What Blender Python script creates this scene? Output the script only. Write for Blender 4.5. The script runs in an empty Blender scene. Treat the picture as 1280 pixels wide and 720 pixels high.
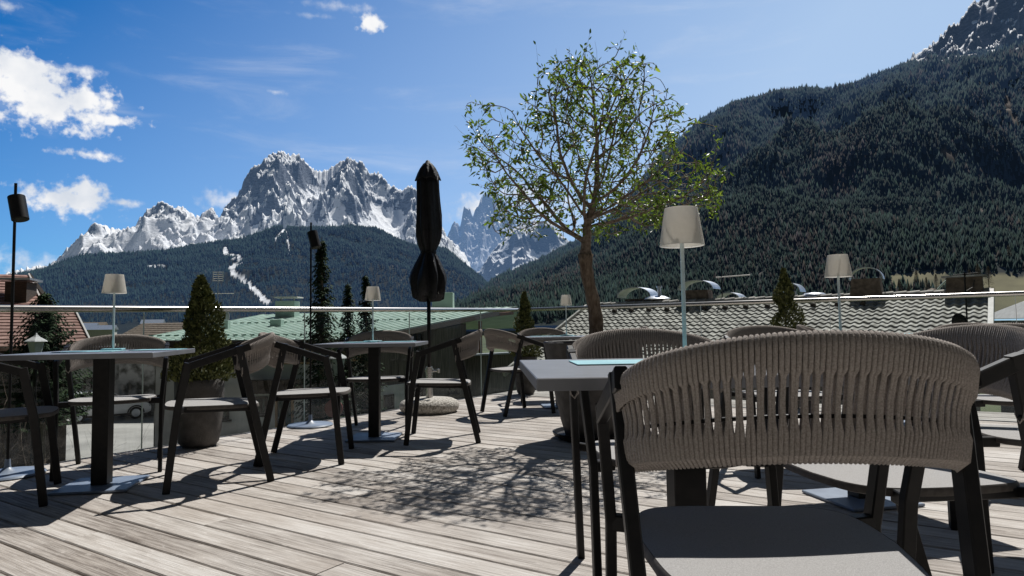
import bpy, math, random
import numpy as np
from mathutils import Vector, Matrix
random.seed(7); RNG = np.random.default_rng(11)
R = math.radians
sc = bpy.context.scene
col = sc.collection

# ------------------------------------------------------------------ helpers
class MB:
    """collects geometry and links it as one mesh object"""
    def __init__(s): s.v = []; s.f = []; s.mi = []; s.cur = 0; s.fl = {}
    def quad(s, a, b, c, d):
        i = len(s.v); s.v += [tuple(a), tuple(b), tuple(c), tuple(d)]; s.f.append((i, i+1, i+2, i+3)); s.mi.append(s.cur)
    def tri(s, a, b, c):
        i = len(s.v); s.v += [tuple(a), tuple(b), tuple(c)]; s.f.append((i, i+1, i+2)); s.mi.append(s.cur)
    def face(s, pts):
        i = len(s.v); s.v += [tuple(p) for p in pts]; s.f.append(tuple(range(i, i+len(pts)))); s.mi.append(s.cur)
    def grid(s, rows, closed=False, cap=False):
        """rows of equal length rings; closed joins each ring"""
        base = len(s.v); n = len(rows[0])
        for r in rows: s.v += [tuple(p) for p in r]
        for i in range(len(rows)-1):
            for j in range(n if closed else n-1):
                k = (j+1) % n
                s.f.append((base+i*n+j, base+i*n+k, base+(i+1)*n+k, base+(i+1)*n+j)); s.mi.append(s.cur)
        if cap:
            s.f.append(tuple(base+j for j in reversed(range(n)))); s.mi.append(s.cur)
            s.f.append(tuple(base+(len(rows)-1)*n+j for j in range(n))); s.mi.append(s.cur)
    def box(s, c, d, rz=0.0, bev=0.0):
        x, y, z = d[0]/2, d[1]/2, d[2]/2; cs, sn = math.cos(rz), math.sin(rz)
        def T(p): return (c[0]+p[0]*cs-p[1]*sn, c[1]+p[0]*sn+p[1]*cs, c[2]+p[2])
        b = min(bev, x*.9, y*.9, z*.9)
        def ring(zz, ins, cut):
            X, Y = x-ins, y-ins; q = cut
            return [T(p) for p in ((-X+q,-Y,zz),(X-q,-Y,zz),(X,-Y+q,zz),(X,Y-q,zz),(X-q,Y,zz),(-X+q,Y,zz),(-X,Y-q,zz),(-X,-Y+q,zz))]
        if b > 0:
            s.grid([ring(-z, b, b*.3), ring(-z+b, 0, b), ring(z-b, 0, b), ring(z, b, b*.3)], True, True)
        else:
            P = [T(p) for p in ((-x,-y,-z),(x,-y,-z),(x,y,-z),(-x,y,-z))]; Q = [T(p) for p in ((-x,-y,z),(x,-y,z),(x,y,z),(-x,y,z))]
            s.grid([P, Q], True, True)
    def bar(s, p0, p1, w, t, side=(1,0,0), bev=.003):
        """rectangular bar: t along `side`, w perpendicular"""
        p0, p1 = Vector(p0), Vector(p1); d = (p1-p0).normalized(); a = Vector(side); a = (a-d*a.dot(d)).normalized(); b = d.cross(a)
        rows = []
        for p, k in ((p0,1),(p1,1)):
            X, Y = t/2, w/2; q = bev
            rows.append([p+a*u+b*v for u, v in ((-X+q,-Y),(X-q,-Y),(X,-Y+q),(X,Y-q),(X-q,Y),(-X+q,Y),(-X,Y-q),(-X,-Y+q))])
        s.grid(rows, True, True)
    def tube(s, pts, r, n=8, cap=True, closed=False):
        pts = [Vector(p) for p in pts]; m = len(pts); rows = []; up = None
        for i, p in enumerate(pts):
            if closed: d = pts[(i+1) % m]-pts[i-1]
            else: d = pts[min(i+1, m-1)]-pts[max(i-1, 0)]
            if d.length < 1e-9: d = Vector((0,0,1))
            d.normalize()
            if up is None: up = Vector((0,0,1)) if abs(d.z) < .9 else Vector((1,0,0))
            a = up-d*up.dot(d)
            if a.length < 1e-4: a = Vector((1,0,0))-d*d.x
            a.normalize(); b = d.cross(a); up = a
            rr = r[i] if hasattr(r, '__len__') else r
            rows.append([p+(a*math.cos(2*math.pi*k/n)+b*math.sin(2*math.pi*k/n))*rr for k in range(n)])
        if closed: rows.append(rows[0])
        s.grid(rows, True, cap and not closed)
    def lathe(s, prof, c=(0,0,0), n=24, cap=True):
        s.grid([[(c[0]+r*math.cos(2*math.pi*k/n), c[1]+r*math.sin(2*math.pi*k/n), c[2]+z) for k in range(n)] for r, z in prof], True, cap)
    def build(s, name, mat, parent=None, smooth=False, auto=None):
        me = bpy.data.meshes.new(name); me.from_pydata(s.v, [], s.f)
        for m in (mat if isinstance(mat, (list, tuple)) else [mat]): me.materials.append(m)
        if isinstance(mat, (list, tuple)): me.polygons.foreach_set('material_index', s.mi)
        if smooth: me.polygons.foreach_set('use_smooth', [True]*len(me.polygons))
        if auto: me.set_sharp_from_angle(angle=R(auto))
        me.update()
        o = bpy.data.objects.new(name, me); col.objects.link(o)
        if parent: o.parent = parent
        return o

def tag(o, label=None, cat=None, group=None, kind=None):
    if label: o['label'] = label
    if cat: o['category'] = cat
    if group: o['group'] = group
    if kind: o['kind'] = kind
    return o
def thing(name, loc, label, cat, rz=0, group=None):
    o = bpy.data.objects.new(name, None); col.objects.link(o); o.location = loc; o.rotation_euler = (0,0,rz); o.empty_display_size = .1
    return tag(o, label, cat, group)
def dup(src, loc, rz, label):
    r = src.copy(); col.objects.link(r); r.location = loc; r.rotation_euler = (0,0,rz); r['label'] = label
    for ch in list(src.children):
        c = ch.copy(); col.objects.link(c); c.parent = r
        for g in list(ch.children):
            d = g.copy(); col.objects.link(d); d.parent = c
    return r

# ------------------------------------------------------------------ noise (numpy)
_perm = RNG.permutation(512); _perm = np.concatenate([_perm, _perm])
_ga = RNG.random(512)*2*np.pi; _gx = np.cos(_ga); _gy = np.sin(_ga)
def perlin(x, y):
    xi = np.floor(x).astype(int); yi = np.floor(y).astype(int); xf = x-xi; yf = y-yi; xi &= 255; yi &= 255
    u = xf**3*(xf*(xf*6-15)+10); v = yf**3*(yf*(yf*6-15)+10)
    def g(a, b, fx, fy):
        h = _perm[_perm[a & 511]+(b & 255)]; return _gx[h]*fx+_gy[h]*fy
    n00 = g(xi, yi, xf, yf); n10 = g(xi+1, yi, xf-1, yf); n01 = g(xi, yi+1, xf, yf-1); n11 = g(xi+1, yi+1, xf-1, yf-1)
    return (n00*(1-u)+n10*u)*(1-v)+(n01*(1-u)+n11*u)*v
def fbm(x, y, o=5, g=.5):
    s = 0; a = 1.
    for i in range(o): s = s+a*perlin(x+17.3*i, y-9.1*i); x = x*2.03; y = y*2.03; a *= g
    return s
def ridged(x, y, o=6, g=.55):
    s = 0; a = 1.; w = 1.
    for i in range(o):
        n = 1-np.abs(perlin(x+31.7*i, y+11.9*i)*1.7); n = np.clip(n, 0, 1)**2*w; s = s+a*n; w = np.clip(n*1.6, 0, 1); x = x*2.07; y = y*2.07; a *= g
    return s

# ------------------------------------------------------------------ materials
def nt(name):
    m = bpy.data.materials.new(name); m.use_nodes = True; t = m.node_tree; return m, t, t.nodes['Principled BSDF']
def N(t, k, **kw):
    n = t.nodes.new(k)
    for a, b in kw.items():
        if a in ('operation', 'blend_type', 'data_type', 'attribute_name', 'noise_dimensions', 'feature', 'mode', 'wave_type', 'bands_direction', 'interpolation_type', 'noise_type', 'clamp', 'use_clamp', 'axis'): setattr(n, a, b)
        else: n.inputs[a.replace('_', ' ')].default_value = b
    return n
def c4(c): return (c[0], c[1], c[2], 1)
def pm(name, c, rough=.6, metal=0., c2=None, scale=8., stretch=(1,1,1), bump=0., bscale=None, detail=6, spec=.5, lo=.35, hi=.65, coord='Object'):
    m, t, p = nt(name); L = t.links.new
    tc = t.nodes.new('ShaderNodeTexCoord'); mp = t.nodes.new('ShaderNodeMapping'); mp.inputs['Scale'].default_value = stretch
    L(tc.outputs[coord], mp.inputs[0])
    n = N(t, 'ShaderNodeTexNoise', Scale=scale, Detail=detail); L(mp.outputs[0], n.inputs['Vector'])
    r = t.nodes.new('ShaderNodeValToRGB'); r.color_ramp.elements[0].position = lo; r.color_ramp.elements[1].position = hi
    if c2 is None: c2 = tuple(min(1, x*1.25) for x in c); c = tuple(x*.82 for x in c)
    r.color_ramp.elements[0].color = c4(c); r.color_ramp.elements[1].color = c4(c2)
    L(n.outputs['Fac'], r.inputs[0]); L(r.outputs[0], p.inputs['Base Color'])
    p.inputs['Roughness'].default_value = rough; p.inputs['Metallic'].default_value = metal; p.inputs['Specular IOR Level'].default_value = spec
    if bump:
        b = N(t, 'ShaderNodeBump', Strength=bump); b.inputs['Distance'].default_value = .02
        if bscale: n2 = N(t, 'ShaderNodeTexNoise', Scale=bscale, Detail=4.); L(mp.outputs[0], n2.inputs['Vector']); L(n2.outputs['Fac'], b.inputs['Height'])
        else: L(n.outputs['Fac'], b.inputs['Height'])
        L(b.outputs[0], p.inputs['Normal'])
    return m

M = {}
M['frame'] = pm('powder_coated_metal', (.009,.009,.010), .46, 0, (.015,.014,.014), 30, bump=.05, bscale=900, spec=.2)
M['rope'] = pm('woven_rope', (.25,.222,.203), .95, 0, (.37,.335,.31), 340, bump=.4, bscale=520, spec=.1)
M['seat'] = pm('seat_fabric', (.36,.352,.348), .9, 0, (.46,.452,.446), 420, bump=.4, bscale=900, spec=.15, lo=.38, hi=.62)
M['seat_edge'] = pm('seat_piping', (.07,.06,.055), .8, 0, (.1,.09,.08), 60)
M['top'] = pm('laminate_top', (.15,.155,.17), .38, 0, (.18,.185,.205), 12, bump=.03, bscale=200, spec=.6)
M['plate'] = pm('base_plate_steel', (.16,.20,.27), .42, 0, (.21,.26,.34), 9, bump=.05, bscale=160, spec=.6)
M['shade'] = pm('lamp_shade', (.60,.57,.52), .75, 0, (.68,.65,.60), 60, bump=.05)
_t = M['shade'].node_tree; _p = _t.nodes['Principled BSDF']; _tr = _t.nodes.new('ShaderNodeBsdfTranslucent'); _tr.inputs[0].default_value = (.88,.85,.80,1); _m = _t.nodes.new('ShaderNodeMixShader'); _m.inputs[0].default_value = .5
_t.links.new(_p.outputs[0], _m.inputs[1]); _t.links.new(_tr.outputs[0], _m.inputs[2]); _t.links.new(_m.outputs[0], _t.nodes['Material Output'].inputs[0])
M['lampwhite'] = pm('lamp_white', (.55,.62,.62), .4, 0, (.66,.74,.74), 20)
M['mat'] = pm('menu_board', (.22,.47,.54), .5, 0, (.30,.56,.62), 10)
M['pot'] = pm('planter_stone', (.052,.048,.045), .75, 0, (.09,.083,.078), 14, bump=.3, bscale=90)
M['soil'] = pm('soil', (.03,.02,.014), .95, 0, (.07,.05,.035), 60, bump=.6)
M['concrete'] = pm('pebble_concrete', (.25,.23,.2), .9, 0, (.62,.59,.54), 55, bump=.8, detail=2)
M['steel'] = pm('brushed_steel', (.50,.48,.46), .27, 1., (.60,.58,.56), 5, stretch=(1,1,40), bump=.02)
M['black'] = pm('umbrella_fabric', (.006,.006,.008), .62, 0, (.012,.012,.015), 14, bump=.4, bscale=30, spec=.28)
M['bark'] = pm('bark', (.11,.08,.06), .95, 0, (.25,.195,.15), 40, stretch=(1,1,.45), bump=1., bscale=55, spec=.1)
M['twig'] = pm('twig_bark', (.12,.092,.072), .9, 0, (.25,.20,.165), 40, spec=.1)
M['stucco'] = pm('stucco', (.48,.48,.48), .95, 0, (.68,.69,.70), 1.2, bump=.3, bscale=30)
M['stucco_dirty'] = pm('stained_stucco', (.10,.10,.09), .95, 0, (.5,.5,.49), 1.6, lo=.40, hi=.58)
M['copper'] = pm('green_copper', (.30,.42,.355), .6, 0, (.50,.61,.54), 1.6, stretch=(1,1,1), bump=.1, lo=.3, hi=.75)
M['copper_dark'] = pm('green_copper_dark', (.18,.28,.235), .6, 0, (.25,.36,.31), 3)
M['woodwall'] = pm('timber_siding', (.26,.17,.10), .9, 0, (.52,.37,.24), 6, stretch=(6,6,.25), bump=.5)
M['woodgrey'] = pm('weathered_siding', (.055,.043,.034), .9, 0, (.17,.14,.115), 7, stretch=(5,5,.2), bump=.5)
M['wooddark'] = pm('dark_timber', (.025,.018,.014), .8, 0, (.06,.042,.03), 6, stretch=(1,1,5))
M['woodorange'] = pm('larch_beam', (.20,.08,.04), .8, 0, (.3,.13,.06), 6)
M['glasswin'] = pm('window_pane', (.02,.025,.03), .08, 0, (.035,.04,.05), 2, spec=.8)
M['whiteboard'] = pm('white_board', (.55,.53,.51), .7, 0, (.66,.64,.62), 5)
M['shingle'] = pm('red_shingle', (.19,.105,.085), .9, 0, (.36,.22,.185), 4.5, bump=.3, bscale=30)
M['tile'] = pm('roof_tile', (.19,.185,.17), .85, 0, (.55,.54,.50), 3.2, bump=.4, bscale=25, lo=.3, hi=.7)
M['zinc'] = pm('zinc_sheet', (.42,.46,.52), .35, .75, (.6,.63,.68), 3)
M['brickdark'] = pm('chimney_render', (.09,.07,.055), .9, 0, (.2,.155,.12), 8, bump=.3)
M['carwhite'] = pm('car_paint', (.70,.72,.75), .25, 0, (.78,.80,.83), 2, spec=.6)
M['rubber'] = pm('rubber', (.015,.015,.016), .8)
M['redlight'] = pm('tail_light', (.3,.012,.01), .3, 0, (.4,.02,.012), 5)
M['needles'] = pm('spruce_needles', (.012,.028,.012), .8, 0, (.05,.085,.035), 3.2, spec=.2)
M['thuja'] = pm('thuja_leaves', (.026,.040,.012), .7, 0, (.19,.20,.07), 26, spec=.25)
M['asphalt'] = pm('yard_concrete', (.30,.29,.275), .9, 0, (.46,.445,.42), .5, bump=.2, bscale=6)
M['lantern'] = pm('lantern_glass', (.4,.43,.45), .3, 0, (.52,.55,.56), 10)

def translucent_leaf():
    m, t, p = nt('olive_leaf'); L = t.links.new
    oi = N(t, 'ShaderNodeAttribute', attribute_name='tint')
    r = t.nodes.new('ShaderNodeValToRGB'); e = r.color_ramp.elements
    e[0].color = (.010,.022,.008,1); e[1].color = (.28,.31,.06,1); e[1].position = 1
    e2 = e.new(.55); e2.color = (.11,.15,.03,1); e3 = e.new(.93); e3.color = (.11,.125,.075,1)
    L(oi.outputs['Fac'], r.inputs[0]); L(r.outputs[0], p.inputs['Base Color']); p.inputs['Roughness'].default_value = .36
    tr = t.nodes.new('ShaderNodeBsdfTranslucent'); mul = N(t, 'ShaderNodeMixRGB', blend_type='MULTIPLY'); mul.inputs[0].default_value = 1; mul.inputs[2].default_value = (2.2,2.6,.9,1)
    L(r.outputs[0], mul.inputs[1]); L(mul.outputs[0], tr.inputs[0])
    mx = N(t, 'ShaderNodeMixShader'); mx.inputs[0].default_value = .36; L(p.outputs[0], mx.inputs[1]); L(tr.outputs[0], mx.inputs[2])
    L(mx.outputs[0], t.nodes['Material Output'].inputs[0]); return m
M['leaf'] = translucent_leaf()

def glass_mat():
    m = bpy.data.materials.new('balustrade_glass'); m.use_nodes = True; t = m.node_tree; t.nodes.clear(); L = t.links.new
    out = t.nodes.new('ShaderNodeOutputMaterial'); tr = t.nodes.new('ShaderNodeBsdfTransparent'); tr.inputs[0].default_value = (.86,.90,.90,1)
    gl = t.nodes.new('ShaderNodeBsdfGlossy'); gl.inputs['Roughness'].default_value = .02
    fr = N(t, 'ShaderNodeFresnel', IOR=1.45); mf = N(t, 'ShaderNodeMath', operation='MULTIPLY'); mf.inputs[1].default_value = .6; L(fr.outputs[0], mf.inputs[0])
    m1 = t.nodes.new('ShaderNodeMixShader'); L(mf.outputs[0], m1.inputs[0]); L(tr.outputs[0], m1.inputs[1]); L(gl.outputs[0], m1.inputs[2])
    df = t.nodes.new('ShaderNodeBsdfDiffuse'); df.inputs[0].default_value = (.62,.68,.72,1)
    tc = t.nodes.new('ShaderNodeTexCoord'); sx = t.nodes.new('ShaderNodeSeparateXYZ'); L(tc.outputs['Object'], sx.inputs[0])
    mr = t.nodes.new('ShaderNodeMapRange'); mr.inputs[1].default_value = .36; mr.inputs[2].default_value = -.05; mr.inputs[3].default_value = .015; mr.inputs[4].default_value = .36; L(sx.outputs[2], mr.inputs[0])
    mp = t.nodes.new('ShaderNodeMapping'); mp.inputs['Scale'].default_value = (9,9,1.5); L(tc.outputs['Object'], mp.inputs[0])
    n = N(t, 'ShaderNodeTexNoise', Scale=4., Detail=6.); L(mp.outputs[0], n.inputs['Vector'])
    mm = N(t, 'ShaderNodeMath', operation='MULTIPLY'); L(mr.outputs[0], mm.inputs[0]); L(n.outputs['Fac'], mm.inputs[1])
    m2 = t.nodes.new('ShaderNodeMixShader'); L(mm.outputs[0], m2.inputs[0]); L(m1.outputs[0], m2.inputs[1]); L(df.outputs[0], m2.inputs[2])
    L(m2.outputs[0], out.inputs[0]); return m
M['glass'] = glass_mat()

def deck_mat():
    m, t, p = nt('weathered_decking'); L = t.links.new
    tc = t.nodes.new('ShaderNodeTexCoord'); at = N(t, 'ShaderNodeAttribute', attribute_name='tint')
    ofs = N(t, 'ShaderNodeVectorMath', operation='SCALE'); ofs.inputs[0].default_value = (31,17,5)
    L(at.outputs['Fac'], ofs.inputs[3]); ad = N(t, 'ShaderNodeVectorMath', operation='ADD'); L(tc.outputs['Object'], ad.inputs[0]); L(ofs.outputs[0], ad.inputs[1])
    def nz(s, st, d=8, rough=.6):
        mp = t.nodes.new('ShaderNodeMapping'); mp.inputs['Scale'].default_value = st; L(ad.outputs[0], mp.inputs[0])
        n = N(t, 'ShaderNodeTexNoise', Scale=s, Detail=float(d)); n.inputs['Roughness'].default_value = rough; L(mp.outputs[0], n.inputs['Vector']); return n
    g1 = nz(12, (.30,7,1)); g2 = nz(3.2, (.6,1.6,1), 6); g3 = nz(34, (.14,9,1), 7, .75); g4 = nz(22, (.8,2.2,1), 5)
    r = t.nodes.new('ShaderNodeValToRGB'); e = r.color_ramp.elements; e[0].position = .33; e[0].color = (.11,.088,.074,1); e[1].position = .68; e[1].color = (.76,.745,.72,1)
    e2 = e.new(.5); e2.color = (.49,.455,.42,1)
    a1 = N(t, 'ShaderNodeMath', operation='ADD'); L(g1.outputs['Fac'], a1.inputs[0]); L(g3.outputs['Fac'], a1.inputs[1])
    a2 = N(t, 'ShaderNodeMath', operation='MULTIPLY_ADD'); L(a1.outputs[0], a2.inputs[0]); a2.inputs[1].default_value = .40
    a3 = N(t, 'ShaderNodeMath', operation='MULTIPLY'); L(g2.outputs['Fac'], a3.inputs[0]); a3.inputs[1].default_value = .20; L(a3.outputs[0], a2.inputs[2])
    tt = N(t, 'ShaderNodeMath', operation='MULTIPLY_ADD'); L(at.outputs['Fac'], tt.inputs[0]); tt.inputs[1].default_value = .10; tt.inputs[2].default_value = -.055
    a4 = N(t, 'ShaderNodeMath', operation='ADD'); L(a2.outputs[0], a4.inputs[0]); L(tt.outputs[0], a4.inputs[1]); L(a4.outputs[0], r.inputs[0])
    # small flecks
    fl = t.nodes.new('ShaderNodeMapRange'); fl.inputs[1].default_value = .60; fl.inputs[2].default_value = .72; fl.inputs[3].default_value = 0; fl.inputs[4].default_value = .45; L(g4.outputs['Fac'], fl.inputs[0])
    mx = N(t, 'ShaderNodeMixRGB'); L(fl.outputs[0], mx.inputs[0]); L(r.outputs[0], mx.inputs[1]); mx.inputs[2].default_value = (.80,.77,.73,1)
    g5 = nz(.9, (1,1.4,1), 5); st_ = t.nodes.new('ShaderNodeMapRange'); st_.inputs[1].default_value = .42; st_.inputs[2].default_value = .64; st_.inputs[3].default_value = .0; st_.inputs[4].default_value = .5; L(g5.outputs['Fac'], st_.inputs[0])
    mb_ = N(t, 'ShaderNodeMixRGB', blend_type='MULTIPLY'); L(st_.outputs[0], mb_.inputs[0]); L(mx.outputs[0], mb_.inputs[1]); mb_.inputs[2].default_value = (.66,.60,.55,1)
    L(mb_.outputs[0], p.inputs['Base Color']); p.inputs['Roughness'].default_value = .8; p.inputs['Specular IOR Level'].default_value = .3
    # fine lengthwise ribs
    w = t.nodes.new('ShaderNodeTexWave'); w.wave_type = 'BANDS'; w.bands_direction = 'Y'; w.inputs['Scale'].default_value = 26; w.inputs['Distortion'].default_value = 1.2; L(tc.outputs['Object'], w.inputs['Vector'])
    bb = N(t, 'ShaderNodeMath', operation='MULTIPLY_ADD'); L(w.outputs['Fac'], bb.inputs[0]); bb.inputs[1].default_value = .12; L(g3.outputs['Fac'], bb.inputs[2])
    b = N(t, 'ShaderNodeBump', Strength=.55); b.inputs['Distance'].default_value = .006; L(bb.outputs[0], b.inputs['Height']); L(b.outputs[0], p.inputs['Normal'])
    return m
M['deck'] = deck_mat()

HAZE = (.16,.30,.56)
def paint_haze(t, shader_out, f, hz=HAZE):  # distance haze painted on: blue emission mixed into the surface shader
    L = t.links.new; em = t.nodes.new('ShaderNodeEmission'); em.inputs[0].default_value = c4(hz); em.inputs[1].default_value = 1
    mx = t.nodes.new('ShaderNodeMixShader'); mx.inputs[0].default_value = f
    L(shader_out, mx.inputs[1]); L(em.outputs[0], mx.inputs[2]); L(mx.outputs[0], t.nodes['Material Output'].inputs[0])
def rock_mat(name, haze, rock1, rock2, snow_lo, snow_hi, zlo, zhi, nscale=.004, vlo=-.25, vhi=.06):
    m, t, p = nt(name); L = t.links.new
    ge = t.nodes.new('ShaderNodeNewGeometry'); s = t.nodes.new('ShaderNodeSeparateXYZ'); L(ge.outputs['Normal'], s.inputs[0])
    tc = t.nodes.new('ShaderNodeTexCoord')
    n = N(t, 'ShaderNodeTexNoise', Scale=nscale, Detail=12.); n.inputs['Roughness'].default_value = .65; L(tc.outputs['Object'], n.inputs['Vector'])
    n2 = N(t, 'ShaderNodeTexNoise', Scale=nscale*6, Detail=8.); n2.inputs['Roughness'].default_value = .7
    mp = t.nodes.new('ShaderNodeMapping'); mp.inputs['Scale'].default_value = (1,1,2.2); L(tc.outputs['Object'], mp.inputs[0]); L(mp.outputs[0], n2.inputs['Vector'])
    r = t.nodes.new('ShaderNodeValToRGB'); r.color_ramp.elements[0].position = .36; r.color_ramp.elements[1].position = .62; r.color_ramp.elements[0].color = c4(rock1); r.color_ramp.elements[1].color = c4(rock2); L(n2.outputs['Fac'], r.inputs[0])
    ps = t.nodes.new('ShaderNodeSeparateXYZ'); L(tc.outputs['Object'], ps.inputs[0])
    mz = t.nodes.new('ShaderNodeMapRange'); mz.inputs[1].default_value = zlo; mz.inputs[2].default_value = zhi; mz.inputs[3].default_value = vlo; mz.inputs[4].default_value = vhi; L(ps.outputs[2], mz.inputs[0])
    a = N(t, 'ShaderNodeMath', operation='MULTIPLY_ADD'); L(n.outputs['Fac'], a.inputs[0]); a.inputs[1].default_value = .9; L(s.outputs[2], a.inputs[2])
    a1 = N(t, 'ShaderNodeMath', operation='MULTIPLY_ADD'); L(n2.outputs['Fac'], a1.inputs[0]); a1.inputs[1].default_value = .26; L(a.outputs[0], a1.inputs[2])
    b = N(t, 'ShaderNodeMath', operation='ADD'); L(a1.outputs[0], b.inputs[0]); L(mz.outputs[0], b.inputs[1])
    sn = t.nodes.new('ShaderNodeMapRange'); sn.interpolation_type = 'SMOOTHSTEP'; sn.inputs[1].default_value = snow_lo-.12; sn.inputs[2].default_value = snow_hi-.12; L(b.outputs[0], sn.inputs[0])
    mx = N(t, 'ShaderNodeMixRGB'); L(sn.outputs[0], mx.inputs[0]); L(r.outputs[0], mx.inputs[1]); mx.inputs[2].default_value = (.93,.95,.98,1)
    L(mx.outputs[0], p.inputs['Base Color']); p.inputs['Roughness'].default_value = .9; p.inputs['Specular IOR Level'].default_value = .1
    bm = N(t, 'ShaderNodeBump', Strength=.6); bm.inputs['Distance'].default_value = 26; L(n2.outputs['Fac'], bm.inputs['Height']); L(bm.outputs[0], p.inputs['Normal'])
    paint_haze(t, p.outputs[0], haze); return m
def attr_mat(name, haze, rough=.9, transl=0., hz=HAZE, haze2=None):
    """colour from the mesh attribute 'paint' with a little procedural noise"""
    m, t, p = nt(name); L = t.links.new
    a = N(t, 'ShaderNodeAttribute', attribute_name='paint'); tc = t.nodes.new('ShaderNodeTexCoord')
    n = N(t, 'ShaderNodeTexNoise', Scale=.05, Detail=8.); L(tc.outputs['Object'], n.inputs['Vector'])
    mr = t.nodes.new('ShaderNodeMapRange'); mr.inputs[1].default_value = .3; mr.inputs[2].default_value = .7; mr.inputs[3].default_value = .7; mr.inputs[4].default_value = 1.3; L(n.outputs['Fac'], mr.inputs[0])
    mu = N(t, 'ShaderNodeVectorMath', operation='SCALE'); L(a.outputs['Color'], mu.inputs[0]); L(mr.outputs[0], mu.inputs[3])
    L(mu.outputs[0], p.inputs['Base Color']); p.inputs['Roughness'].default_value = rough; p.inputs['Specular IOR Level'].default_value = .1
    paint_haze(t, p.outputs[0], haze, hz)
    if haze2:  # painted haze glow grows with distance from the terrace
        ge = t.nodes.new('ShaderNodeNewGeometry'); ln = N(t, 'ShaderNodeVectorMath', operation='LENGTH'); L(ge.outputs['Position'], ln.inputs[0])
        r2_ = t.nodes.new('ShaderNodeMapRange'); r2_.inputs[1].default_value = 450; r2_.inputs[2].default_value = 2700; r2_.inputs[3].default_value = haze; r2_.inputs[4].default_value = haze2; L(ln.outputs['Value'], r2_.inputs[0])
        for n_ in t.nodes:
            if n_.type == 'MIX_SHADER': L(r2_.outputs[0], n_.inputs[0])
    return m

# ------------------------------------------------------------------ camera
H = .86
cam_d = bpy.data.cameras.new('camera'); cam = bpy.data.objects.new('camera', cam_d); col.objects.link(cam); sc.camera = cam
pitch = math.atan(49/840.)
cam.matrix_world = Matrix.Translation((0,0,H)) @ Matrix.Rotation(R(90)+pitch, 4, 'X') @ Matrix.Rotation(-R(.8), 4, 'Z')
cam_d.sensor_width = 36; cam_d.lens = 36*840/1280.; cam_d.clip_start = .05; cam_d.clip_end = 90000
sc.render.resolution_x = 1024; sc.render.resolution_y = 576

# pixel direction of the photograph -> azimuth / elevation (degrees); used to write the ridge profiles below
F = 840.; _fw = Vector((0, math.cos(pitch), math.sin(pitch))); _u0 = Vector((0, -math.sin(pitch), math.cos(pitch))); _r0 = Vector((1,0,0))
_r = _r0*math.cos(R(.8))-_u0*math.sin(R(.8)); _u = _r.cross(_fw)
def ae(x, y):
    d = _fw+_r*((x-640)/F)-_u*((y-360)/F); return math.degrees(math.atan2(d.x, d.y)), math.degrees(math.atan2(d.z, math.hypot(d.x, d.y)))
dirs = ae

# ------------------------------------------------------------------ world: sky + clouds
SUN_AZ, SUN_EL = 27., 56.
w = bpy.data.worlds.new('World'); sc.world = w; w.use_nodes = True; t = w.node_tree; L = t.links.new
bg = t.nodes['Background']; sky = t.nodes.new('ShaderNodeTexSky'); sky.sky_type = 'NISHITA'; sky.sun_disc = False
sky.sun_elevation = R(SUN_EL); sky.sun_rotation = R(SUN_AZ); sky.altitude = 1300; sky.air_density = 1.0; sky.dust_density = .25; sky.ozone_density = 2.2
tc = t.nodes.new('ShaderNodeTexCoord'); sx = t.nodes.new('ShaderNodeSeparateXYZ'); L(tc.outputs['Generated'], sx.inputs[0])
def mth(op, a, b=None, c=None):
    n = N(t, 'ShaderNodeMath', operation=op)
    for i, q in enumerate((a, b, c)):
        if q is None: continue
        if isinstance(q, (int, float)): n.inputs[i].default_value = q
        else: L(q, n.inputs[i])
    return n.outputs[0]
az = mth('MULTIPLY', mth('ARCTAN2', sx.outputs[0], sx.outputs[1]), 57.2958)
el = mth('MULTIPLY', mth('ARCSINE', sx.outputs[2]), 57.2958)
n1 = N(t, 'ShaderNodeTexNoise', Scale=22., Detail=9.); n1.inputs['Roughness'].default_value = .62; L(tc.outputs['Generated'], n1.inputs['Vector'])
n1b = N(t, 'ShaderNodeTexNoise', Scale=75., Detail=6.); L(tc.outputs['Generated'], n1b.inputs['Vector'])
nf = mth('ADD', mth('MULTIPLY_ADD', n1.outputs['Fac'], 2.5, -1.25), mth('MULTIPLY_ADD', n1b.outputs['Fac'], 2.2, -1.1))
# (az, el, half width, half height, softness)
CL = [(*dirs(x, y), sa*.062, se*.062, so) for x, y, sa, se, so in ((30,108,62,40,.45),(62,128,70,30,.45),(108,128,38,20,.5),(135,148,24,9,.5),(100,88,30,7,1.0),(10,78,40,12,.6),(82,250,52,20,.5),(104,238,24,17,.5),(110,193,34,7,.6),(152,254,19,5.5,.8),(463,28,17,12,.5),
      (597,262,36,20,.9),(655,238,40,26,1.0),(690,262,46,30,1.1),(8,8,18,8,1.2),(280,250,30,18,1.2),(40,330,60,16,1.2),(345,115,20,5,1.6),(430,8,60,7,1.8),(395,20,30,4,1.8))]
acc = None
for a0, e0, sa, se, so in CL:
    d = mth('SQRT', mth('ADD', mth('POWER', mth('MULTIPLY', mth('SUBTRACT', az, a0), 1/sa), 2), mth('POWER', mth('MULTIPLY', mth('SUBTRACT', el, e0), 1/se), 2)))
    v = mth('SUBTRACT', mth('ADD', 1., nf), d)
    mr = t.nodes.new('ShaderNodeMapRange'); mr.interpolation_type = 'SMOOTHSTEP'; mr.inputs[1].default_value = -.1; mr.inputs[2].default_value = so*1.5; L(v, mr.inputs[0])
    acc = mr.outputs[0] if acc is None else mth('MAXIMUM', acc, mr.outputs[0])
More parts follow.
